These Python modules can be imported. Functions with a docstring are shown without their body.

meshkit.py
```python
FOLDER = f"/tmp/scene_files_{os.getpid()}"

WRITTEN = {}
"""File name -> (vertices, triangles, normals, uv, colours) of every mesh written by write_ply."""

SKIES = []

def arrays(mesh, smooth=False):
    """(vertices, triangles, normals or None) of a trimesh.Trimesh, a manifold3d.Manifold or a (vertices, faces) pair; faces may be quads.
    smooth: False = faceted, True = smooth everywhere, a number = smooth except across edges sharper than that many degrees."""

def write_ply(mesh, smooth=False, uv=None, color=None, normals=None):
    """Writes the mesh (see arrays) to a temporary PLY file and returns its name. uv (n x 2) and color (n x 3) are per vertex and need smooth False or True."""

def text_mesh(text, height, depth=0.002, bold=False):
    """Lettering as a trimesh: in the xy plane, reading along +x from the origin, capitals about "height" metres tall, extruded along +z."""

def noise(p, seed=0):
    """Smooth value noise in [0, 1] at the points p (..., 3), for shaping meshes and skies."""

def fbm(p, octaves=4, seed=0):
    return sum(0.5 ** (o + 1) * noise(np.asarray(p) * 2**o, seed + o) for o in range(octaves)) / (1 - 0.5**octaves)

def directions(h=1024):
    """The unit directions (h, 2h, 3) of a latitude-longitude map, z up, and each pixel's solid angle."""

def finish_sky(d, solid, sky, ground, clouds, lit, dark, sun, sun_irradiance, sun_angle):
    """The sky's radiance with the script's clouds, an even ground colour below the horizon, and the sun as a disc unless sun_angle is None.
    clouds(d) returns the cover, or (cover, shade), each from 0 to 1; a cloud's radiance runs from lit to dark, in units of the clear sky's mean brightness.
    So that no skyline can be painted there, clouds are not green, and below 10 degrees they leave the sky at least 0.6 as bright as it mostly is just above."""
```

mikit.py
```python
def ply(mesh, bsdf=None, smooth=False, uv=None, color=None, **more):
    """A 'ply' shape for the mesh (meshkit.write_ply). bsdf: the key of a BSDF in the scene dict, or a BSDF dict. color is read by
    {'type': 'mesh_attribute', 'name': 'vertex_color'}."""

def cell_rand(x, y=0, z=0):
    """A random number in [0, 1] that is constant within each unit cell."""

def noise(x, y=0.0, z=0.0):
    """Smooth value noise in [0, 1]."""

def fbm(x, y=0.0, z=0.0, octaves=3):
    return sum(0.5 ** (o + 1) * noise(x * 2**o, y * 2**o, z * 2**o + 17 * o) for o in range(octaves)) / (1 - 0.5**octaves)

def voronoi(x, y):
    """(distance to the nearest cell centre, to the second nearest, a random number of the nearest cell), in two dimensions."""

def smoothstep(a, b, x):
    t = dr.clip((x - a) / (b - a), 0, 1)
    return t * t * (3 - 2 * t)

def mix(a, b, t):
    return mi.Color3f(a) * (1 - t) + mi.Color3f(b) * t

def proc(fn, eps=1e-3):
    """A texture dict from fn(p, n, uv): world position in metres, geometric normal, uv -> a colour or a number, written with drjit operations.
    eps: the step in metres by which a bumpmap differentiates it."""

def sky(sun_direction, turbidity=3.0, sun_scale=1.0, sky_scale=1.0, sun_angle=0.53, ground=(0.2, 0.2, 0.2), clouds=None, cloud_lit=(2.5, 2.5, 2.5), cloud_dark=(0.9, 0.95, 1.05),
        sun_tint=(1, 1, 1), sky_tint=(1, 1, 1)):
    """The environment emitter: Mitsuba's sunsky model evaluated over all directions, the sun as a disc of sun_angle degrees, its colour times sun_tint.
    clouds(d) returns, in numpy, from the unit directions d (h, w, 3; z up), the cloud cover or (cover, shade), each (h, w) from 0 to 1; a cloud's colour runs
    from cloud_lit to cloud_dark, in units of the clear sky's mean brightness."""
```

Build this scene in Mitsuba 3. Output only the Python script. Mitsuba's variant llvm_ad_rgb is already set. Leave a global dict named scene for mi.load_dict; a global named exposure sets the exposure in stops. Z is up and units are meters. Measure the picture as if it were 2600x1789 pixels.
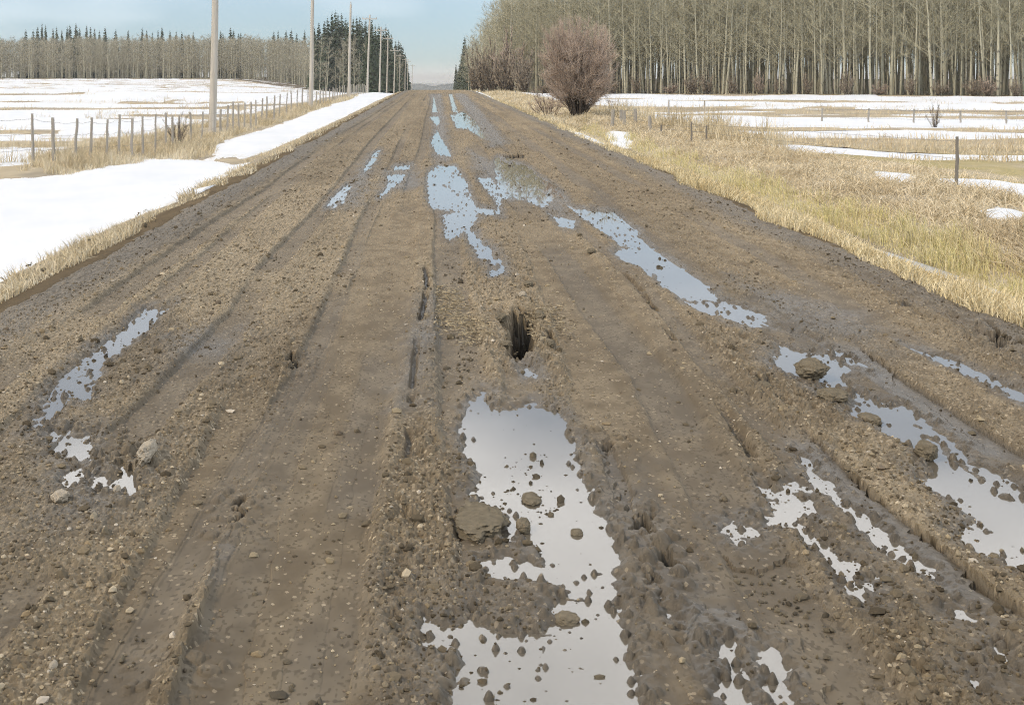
import math, numpy as np, trimesh, mitsuba as mi, mikit, meshkit, drjit as dr
from scipy.spatial import cKDTree
from scipy.interpolate import PchipInterpolator
from shapely.geometry import Polygon, MultiPolygon
from shapely.ops import unary_union
T = mi.ScalarTransform4f
scene, labels = {}, {}
W, H = 1024, 704
EYE, F = 1.9, 1324.0
U0, V0 = 434.8, 73.7            # where the road's vanishing point falls in the frame

# ------------------------------------------------------------------ camera, sky, exposure
scene['camera'] = {'type': 'perspective', 'fov': math.degrees(2 * math.atan(W / 2 / F)), 'fov_axis': 'x',
                   'principal_point_offset_x': (W / 2 - U0) / W, 'principal_point_offset_y': (H / 2 - V0) / H,
                   'near_clip': 0.1, 'far_clip': 30000.0,
                   'to_world': T().look_at(origin=[0, 0, EYE], target=[0, 10, EYE], up=[0, 0, 1])}
exposure = 0.34


def sstep(a, b, x):
    t = np.clip((x - a) / (b - a), 0, 1)
    return t * t * (3 - 2 * t)


def clouds(d):
    el = np.degrees(np.arcsin(np.clip(d[..., 2], -1, 1)))
    q = d / np.maximum(d[..., 2:3] + 0.18, 0.05)
    big = meshkit.fbm(q * np.array([1.1, 1.1, 0]) + 3.3, 5, 5)
    low = meshkit.fbm(d * np.array([5, 5, 16]) + 7.7, 4, 11)
    cover = sstep(13.5, 18.0, el + 9 * (big - 0.5)) * (1 - 0.8 * sstep(34, 56, el + 30 * (big - 0.5)))
    cover = np.maximum(cover, 0.03 + 0.26 * sstep(2.0, 6.5, el) * (.5 + low))
    cover = np.maximum(cover, 0.15 * sstep(0.45, 0.60, low) * sstep(0.3, 2.5, el))
    return cover, 0.9 * sstep(0.40, 0.72, meshkit.fbm(q * np.array([2.6, 2.6, 0]) + 9.1, 5, 17))


scene['sky'] = mikit.sky((-0.62, -0.42, 0.66), turbidity=2.3, sun_scale=1.0, sun_angle=2.5, sky_scale=2.75, sun_tint=(1.04, 1.0, 0.93),
                         ground=(0.3, 0.29, 0.27), clouds=clouds, cloud_lit=(6.6, 6.6, 6.6), cloud_dark=(4.7, 4.8, 4.95),
                         sky_tint=(0.955, 0.95, 0.93))

# ------------------------------------------------------------------ helpers
D1 = 1 / 1.12069


def G(p, z=0.0):
    """A mark of the photograph (2320 px wide) on the ground plane at height z."""
    p = np.asarray(p, float)
    y = 3000.0 * (EYE - z) / np.maximum(p[:, 1] - 167.0, 1.0)
    return np.stack([(p[:, 0] - 985.0) * y / 3000.0, y], 1)


CROPS = {'D': (0, 0, 1.12069), 'C1': (800, 220, .3133), 'C2': (1200, 220, .3133), 'C3': (1000, 940, .51395), 'C4': (1800, 860, .56378),
         'C5': (40, 740, .37594), 'C6': (40, 150, .35714), 'C7': (1450, 560, .25862), 'Z1': (1180, 640, .188), 'Z2': (100, 1080, .17241),
         'C': (0, 400, .56034), 'E': (0, 1089, .56034), 'Fq': (1300, 1089, .56034), 'Dq': (1300, 400, .56034)}


def g(crop, pts, z=0.0):
    ox, oy, s = CROPS[crop]
    return G((np.asarray(pts, float) * s + [ox, oy]) * D1, z)


def n3(x, y, z=0.0, seed=0):
    return meshkit.noise(np.stack(np.broadcast_arrays(x, y, z), -1), seed)


def fb(x, y, octaves=4, seed=0):
    return meshkit.fbm(np.stack(np.broadcast_arrays(x, y, 0.5), -1), octaves, seed)


def worley(x, y, seed=0):
    """height of random round lumps, one a cell: (0..1)"""
    best = np.zeros_like(x)
    ix, iy = np.floor(x), np.floor(y)
    def h(a, b, k):
        v = np.sin(a * 127.1 + b * 311.7 + k * 74.7 + seed * 13.3) * 43758.5453
        return v - np.floor(v)
    for a in (-1, 0, 1):
        for b in (-1, 0, 1):
            cx, cy = ix + a, iy + b
            r = 0.18 + 0.42 * h(cx, cy, 3) ** 2
            d2 = (cx + h(cx, cy, 1) - x) ** 2 + (cy + h(cx, cy, 2) - y) ** 2
            best = np.maximum(best, r * np.sqrt(np.maximum(0, 1 - d2 / (r * r))))
    return best


def sdist(poly, sy, X, Y):
    """signed distance to a polygon (negative inside), Y scaled by sy"""
    P = np.asarray(poly) * [1, sy]
    x, y = X, Y * sy
    d = np.full(x.shape, 1e9)
    inside = np.zeros(x.shape, bool)
    for (ax, ay), (bx, by) in zip(P, np.roll(P, -1, 0)):
        ex, ey = bx - ax, by - ay
        t = np.clip(((x - ax) * ex + (y - ay) * ey) / (ex * ex + ey * ey + 1e-12), 0, 1)
        d = np.minimum(d, (x - ax - t * ex) ** 2 + (y - ay - t * ey) ** 2)
        c = (ay > y) != (by > y)
        inside ^= c & (x < ex * (y - ay) / (ey if abs(ey) > 1e-12 else 1e-12) + ax)
    return np.where(inside, -1, 1) * np.sqrt(d)


def near_poly(poly, sy, X, Y, pad):
    """(indices of points within the padded bounds, their signed distances)"""
    lo, hi = np.min(poly, 0), np.max(poly, 0)
    i = np.nonzero((X > lo[0] - pad) & (X < hi[0] + pad) & (Y > lo[1] - pad / sy) & (Y < hi[1] + pad / sy))[0]
    return i, sdist(poly, sy, X[i], Y[i])


def grid_faces(r, c):
    i, j = np.meshgrid(np.arange(r - 1), np.arange(c - 1), indexing='ij')
    a = (i * c + j).ravel()
    return np.vstack([np.stack([a, a + 1, a + c + 1], 1), np.stack([a, a + c + 1, a + c], 1)])


def put(key, mesh, bsdf, label=None, cat=None, group=None, kind=None, **kw):
    scene[key] = mikit.ply(mesh, bsdf, **kw)
    tag(key, label, cat, group, kind)
    return key


def tag(key, label=None, cat=None, group=None, kind=None):
    e = {k: v for k, v in (('label', label), ('category', cat), ('group', group), ('kind', kind)) if v}
    if e:
        labels[key] = e


def tube(points, radii, sides=6, cap=True):
    p = np.asarray(points, float)
    t = np.gradient(p, axis=0)
    t /= np.linalg.norm(t, axis=1, keepdims=True) + 1e-12
    ref = np.where(np.abs(t[:, 2:]) < 0.9, [0, 0, 1.0], [1.0, 0, 0])
    a = np.cross(t, ref); a /= np.linalg.norm(a, axis=1, keepdims=True)
    b = np.cross(t, a)
    ang = np.arange(sides) * 2 * np.pi / sides
    r = np.broadcast_to(radii, (len(p),))[:, None, None]
    v = p[:, None] + r * (np.cos(ang)[None, :, None] * a[:, None] + np.sin(ang)[None, :, None] * b[:, None])
    i, j = np.meshgrid(np.arange(len(p) - 1), np.arange(sides), indexing='ij')
    A, B, C, D = i * sides + j, i * sides + (j + 1) % sides, (i + 1) * sides + (j + 1) % sides, (i + 1) * sides + j
    f = np.vstack([np.stack([A, B, C], -1).reshape(-1, 3), np.stack([A, C, D], -1).reshape(-1, 3)])
    v = v.reshape(-1, 3)
    if cap:
        n = len(v)
        v = np.vstack([v, p[0], p[-1]])
        k = np.arange(sides); e = (len(p) - 1) * sides
        f = np.vstack([f, np.stack([np.full(sides, n), (k + 1) % sides, k], 1), np.stack([np.full(sides, n + 1), e + k, e + (k + 1) % sides], 1)])
    return v, f


def join(parts):
    vs, fs, o = [], [], 0
    for v, f in parts:
        vs.append(v); fs.append(np.asarray(f) + o); o += len(v)
    return np.vstack(vs), np.vstack(fs)


def ribbons(base, tip, bend, width, rng):
    """flat two-step blades: arrays (n,3) base, tip, bend offset of the middle; width (n,)"""
    n = len(base)
    mid = (base + tip) / 2 + bend
    side = np.cross(tip - base, rng.normal(size=(n, 3)))
    side /= np.linalg.norm(side, axis=1, keepdims=True) + 1e-9
    w = width[:, None] * side / 2
    v = np.stack([base - w, base + w, mid - w * .8, mid + w * .8, tip], 1).reshape(-1, 3)
    k = (np.arange(n) * 5)[:, None]
    f = np.concatenate([k + [[0, 1, 3]], k + [[0, 3, 2]], k + [[2, 3, 4]]])
    return v, f


# ------------------------------------------------------------------ materials
def two(b):
    return {'type': 'twosided', 'bsdf': b}


def road_color(p, n, uv):
    x, y = p.x, p.y
    wet, gravel = dr.clip(uv.x, 0, 1), dr.clip(uv.y, 0, 1)
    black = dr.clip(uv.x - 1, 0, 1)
    big = mikit.fbm(x * 1.3, y * 0.5, 1.0, 3)
    mid = mikit.fbm(x * 9, y * 5, 2.0, 3)
    base = mikit.mix((0.114, 0.091, 0.061), (0.174, 0.142, 0.097), mikit.smoothstep(0.3, 0.7, mid * 0.6 + big * 0.4))
    f1, f2, cr = mikit.voronoi(x * 60, y * 45)
    stone = mikit.mix((0.22, 0.18, 0.125), (0.46, 0.39, 0.28), mikit.cell_rand(cr * 977) * mikit.cell_rand(cr * 577))
    on = dr.select(cr < 0.04 + 0.5 * gravel, 1.0, 0.0) * mikit.smoothstep(0.62, 0.35, f1)
    col = mikit.mix(base, mikit.mix((0.19, 0.157, 0.106), (0.275, 0.23, 0.16), mid), gravel * 0.8)
    col = col * (1 - 0.8 * on) + stone * (0.8 * on)
    wetcol = mikit.mix((0.072, 0.063, 0.050), (0.108, 0.096, 0.078), mid)
    col = col * (1 - wet) + (wetcol * (1 - 0.35 * on) + stone * 0.3 * on) * wet
    speck = mikit.smoothstep(0.62, 0.85, mikit.noise(x * 85, y * 50, 5.0)) * mikit.smoothstep(0.3, 0.6, mid)
    col = col * (1 - 0.35 * speck)
    col = col * (0.80 + 0.4 * mikit.fbm(x * 2.2, y * 0.10, 7.0, 3))
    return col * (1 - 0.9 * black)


def road_rough(p, n, uv):
    return 0.88 - 0.58 * dr.clip(uv.x, 0, 1) + 0.12 * mikit.noise(p.x * 30, p.y * 20)


scene['mud_mat'] = two({'type': 'principled', 'base_color': mikit.proc(road_color), 'roughness': mikit.proc(road_rough), 'specular': 0.22})


def ground_color(p, n, uv):
    x, y = p.x, p.y
    a = mikit.fbm(x * 0.35, y * 0.22, 3.0, 4)
    b = mikit.fbm(x * 3.0, y * 1.2, 4.0, 3)
    tan = mikit.mix((0.38, 0.325, 0.23), (0.52, 0.46, 0.345), b)
    grn = mikit.mix((0.33, 0.29, 0.15), (0.44, 0.38, 0.21), b)
    gry = mikit.mix((0.30, 0.265, 0.205), (0.42, 0.37, 0.285), b)
    right = mikit.smoothstep(5, 8, x)
    near = mikit.smoothstep(48, 34, y + 8 * (a - 0.5))
    col = mikit.mix(tan, gry, mikit.smoothstep(0.5, 0.62, a))
    col = mikit.mix(col, grn, right * near * mikit.smoothstep(0.42, 0.6, a) * mikit.smoothstep(9, 12, x))
    soil = mikit.mix((0.10, 0.08, 0.055), (0.17, 0.135, 0.09), b)
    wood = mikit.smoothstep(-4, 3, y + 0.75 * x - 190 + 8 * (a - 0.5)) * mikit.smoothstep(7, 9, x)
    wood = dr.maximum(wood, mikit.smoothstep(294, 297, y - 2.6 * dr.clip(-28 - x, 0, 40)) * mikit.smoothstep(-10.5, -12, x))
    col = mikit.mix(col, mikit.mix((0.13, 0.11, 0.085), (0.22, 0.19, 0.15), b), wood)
    col = mikit.mix(col, mikit.mix((0.05, 0.06, 0.05), (0.09, 0.10, 0.08), b), mikit.smoothstep(480, 600, y))
    gut = mikit.smoothstep(0.35, 0.1, dr.abs(x - 5.9)) * mikit.smoothstep(60, 30, y)
    col = mikit.mix(col, mikit.mix((0.09, 0.08, 0.05), (0.17, 0.15, 0.095), b), gut)
    edge = mikit.smoothstep(-4.6, -3.8, x) * mikit.smoothstep(5.2, 4.6, x)
    return mikit.mix(col, soil, edge)


scene['ground_mat'] = two({'type': 'diffuse', 'reflectance': mikit.proc(ground_color)})


def snow_color(p, n, uv):
    a = mikit.fbm(p.x * 1.5, p.y * 0.8, 1.0, 4)
    d = mikit.fbm(p.x * 9, p.y * 6, 2.0, 3)
    c = mikit.mix((0.68, 0.72, 0.765), (0.76, 0.785, 0.81), a)
    return mikit.mix(c, (0.62, 0.57, 0.48), uv.x * mikit.smoothstep(0.45, 0.7, d) * 0.8)


scene['snow_mat'] = two({'type': 'diffuse', 'reflectance': mikit.proc(snow_color)})
scene['puddle_mat'] = two({'type': 'plastic', 'int_ior': 2.1, 'diffuse_reflectance': {'type': 'rgb', 'value': [0.13, 0.115, 0.09]}, 'nonlinear': False})
scene['ice_mat'] = two({'type': 'roughplastic', 'int_ior': 1.5, 'alpha': 0.12, 'diffuse_reflectance': {'type': 'rgb', 'value': [0.42, 0.44, 0.45]}})
scene['vc_mat'] = two({'type': 'diffuse', 'reflectance': {'type': 'mesh_attribute', 'name': 'vertex_color'}})


def wood_color(p, n, uv):
    g1 = mikit.fbm(p.x * 40, p.y * 40, p.z * 2.5, 3)
    return mikit.mix((0.24, 0.225, 0.20), (0.46, 0.435, 0.395), g1)


def pole_color(p, n, uv):
    g1 = mikit.fbm(p.x * 22, p.y * 22, p.z * 0.9, 3)
    return mikit.mix((0.36, 0.335, 0.29), (0.60, 0.57, 0.52), g1)


def aspen_color(p, n, uv):
    a = mikit.fbm(p.x * 3, p.y * 3, p.z * 1.2, 3)
    r = mikit.cell_rand(mi.Float(p.x * 0.55), mi.Float(p.y * 0.3))
    c = mikit.mix((0.25, 0.24, 0.175), (0.55, 0.53, 0.42), 0.5 * a + 0.5 * r)
    scar = mikit.smoothstep(0.66, 0.74, mikit.fbm(p.x * 5, p.y * 5, p.z * 3.5, 2))
    return mikit.mix(c, (0.08, 0.08, 0.07), scar * 0.8)


scene['wood_mat'] = {'type': 'diffuse', 'reflectance': mikit.proc(wood_color)}
scene['pole_mat'] = {'type': 'diffuse', 'reflectance': mikit.proc(pole_color)}
scene['aspen_bark_mat'] = {'type': 'diffuse', 'reflectance': mikit.proc(aspen_color)}
scene['twig_mat'] = two({'type': 'diffuse', 'reflectance': {'type': 'rgb', 'value': [0.41, 0.39, 0.285]}})
scene['far_twig_mat'] = two({'type': 'diffuse', 'reflectance': {'type': 'rgb', 'value': [0.37, 0.35, 0.275]}})
scene['willow_mat'] = two({'type': 'diffuse', 'reflectance': {'type': 'rgb', 'value': [0.47, 0.385, 0.32]}})
scene['willow_stem_mat'] = {'type': 'diffuse', 'reflectance': {'type': 'rgb', 'value': [0.11, 0.09, 0.075]}}
scene['brush_mat'] = two({'type': 'diffuse', 'reflectance': {'type': 'rgb', 'value': [0.34, 0.29, 0.23]}})
scene['spruce_mat'] = two({'type': 'diffuse', 'reflectance': {'type': 'rgb', 'value': [0.080, 0.102, 0.075]}})
scene['spruce_bark_mat'] = {'type': 'diffuse', 'reflectance': {'type': 'rgb', 'value': [0.10, 0.085, 0.07]}}
scene['wire_mat'] = {'type': 'diffuse', 'reflectance': {'type': 'rgb', 'value': [0.22, 0.21, 0.20]}}
scene['steel_post_mat'] = {'type': 'diffuse', 'reflectance': {'type': 'rgb', 'value': [0.20, 0.185, 0.165]}}
scene['hill_mat'] = {'type': 'diffuse', 'reflectance': {'type': 'rgb', 'value': [0.07, 0.085, 0.085]}}


def stone_color(p, n, uv):
    a = mikit.fbm(p.x * 60, p.y * 60, p.z * 60, 3)
    return mikit.mix((0.27, 0.235, 0.18), (0.46, 0.41, 0.33), a)


def clod_color(p, n, uv):
    a = mikit.fbm(p.x * 40, p.y * 40, p.z * 40, 3)
    return mikit.mix((0.11, 0.095, 0.068), (0.22, 0.19, 0.14), a)


scene['stone_mat'] = {'type': 'diffuse', 'reflectance': mikit.proc(stone_color)}
scene['clod_mat'] = {'type': 'diffuse', 'reflectance': mikit.proc(clod_color)}

# ------------------------------------------------------------------ the lie of the land
_prof = PchipInterpolator([-80, 0, 120, 145, 200, 290, 400, 520, 1000, 3000, 9000], [0, 0, 0, -.02, -.55, -2.2, -4.2, -6.2, -20, -52, -60])
_lat = PchipInterpolator([-400, -13, -9.5, -8, -5.6, -4.3, -3.5, 0, 4.3, 5.0, 5.75, 6.3, 7.2, 9, 11, 14, 400],
                         [-.5, -.5, -.42, -.55, -.6, -.22, -.03, 0, -.02, -.17, -.5, -.5, -.3, -.24, -.34, -.5, -.5])


def land(X, Y):
    lat = _lat(np.clip(X, -399, 399))
    z = lat + _prof(np.clip(Y, -80, 9000)) * sstep(60, 14, np.abs(X)) ** 1
    left = sstep(-11, -30, X)
    z = z + left * 0.92 * sstep(70, 400, Y) * sstep(1500, 600, Y)
    far = sstep(600, 1500, Y)
    z = z * (1 - far) + (lat + _prof(np.clip(Y, -80, 9000))) * far
    out = sstep(0.6, 1.6, np.maximum(X - 4.6, -3.7 - X))
    return z + out * (0.16 * (fb(X * .25, Y * .12, 3, 3) - .5) + 0.05 * (fb(X * 1.6, Y * .9, 3, 4) - .5))


# ------------------------------------------------------------------ road marks: ruts, basins, holes
RUTS = []     # (Y knots ascending, X knots, half width, depth, left edge, right edge, smooth, wet)


def rut(crop, pts, hw, depth, el=.05, er=.05, smooth=.8, wet=.0):
    q = g(crop, pts); o = np.argsort(q[:, 1]); q = q[o]
    RUTS.append((q[:, 1], q[:, 0], hw, depth, el, er, smooth, wet))


# left pair of wheel tracks
rut('D', [(440, 1640), (470, 1500), (505, 1400), (540, 1300), (580, 1150), (625, 1040), (670, 940), (710, 840), (745, 740)], .075, .028, .012, .10, .9, .25)
rut('D', [(395, 1545), (420, 1480), (455, 1400), (490, 1300), (536, 1160)], .012, .03, .025, .05, .2, .7)
rut('D', [(610, 1640), (640, 1500), (675, 1300), (720, 1100), (780, 900), (840, 700), (880, 560), (915, 430)], .24, .03, .05, .12, .75, .0)
rut('D', [(745, 1640), (770, 1440), (800, 1250), (830, 1050), (868, 880)], .03, .03, .03, .06, .2, .0)
rut('D', [(230, 1640), (330, 1400), (430, 1200), (520, 1000), (585, 850)], .10, .03, .05, .08, .85, .0)
# centre slot left of the hole
rut('D', [(922, 1100), (926, 960), (932, 880), (940, 800), (948, 740)], .010, .035, .012, .03, .2, .6)
rut('D', [(950, 740), (956, 700), (966, 650), (962, 590)], .012, .055, .012, .03, .2, .9)
# right tracks
rut('D', [(1760, 1640), (1690, 1450), (1600, 1250), (1510, 1080), (1420, 900), (1340, 730), (1270, 590), (1215, 480)], .30, .02, .06, .06, .8, .0)
rut('C7', [(350, 420), (540, 550), (680, 690), (840, 890), (930, 1060), (1030, 1200), (1150, 1300)], .022, .06, .012, .03, 0, .4)
rut('C7', [(90, 420), (170, 560), (260, 720)], .015, .03, .012, .03, 0, .2)
rut('D', [(1620, 900), (1680, 1000), (1745, 1110)], .02, .04, .012, .03, 0, .3)
rut('C4', [(560, -40), (640, 60), (720, 120), (800, 180), (1000, 300), (1200, 440), (1372, 550), (1500, 640)], .09, .035, .05, .02, .95, .95)
rut('C4', [(330, 350), (420, 470), (560, 610), (730, 760), (930, 920), (1100, 1070), (1372, 1260), (1500, 1360)], .075, .055, .05, .012, .95, .95)
rut('C4', [(-40, 1100), (0, 1210), (50, 1350), (110, 1480), (180, 1640)], .10, .035, .03, .03, .95, .95)
rut('D', [(1345, 960), (1400, 1080), (1430, 1200), (1470, 1300)], .035, .04, .02, .02, .3, .7)
rut('D', [(1900, 590), (2000, 650), (2120, 700), (2297, 800)], .06, .03, .04, .04, .2, .1)
rut('D', [(1450, 500), (1600, 565), (1760, 640), (1880, 700)], .05, .02, .04, .04, .3, .1)
rut('D', [(640, 1555), (610, 1640), (600, 1700)], .02, .02, .02, .03, 0, 0)

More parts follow.
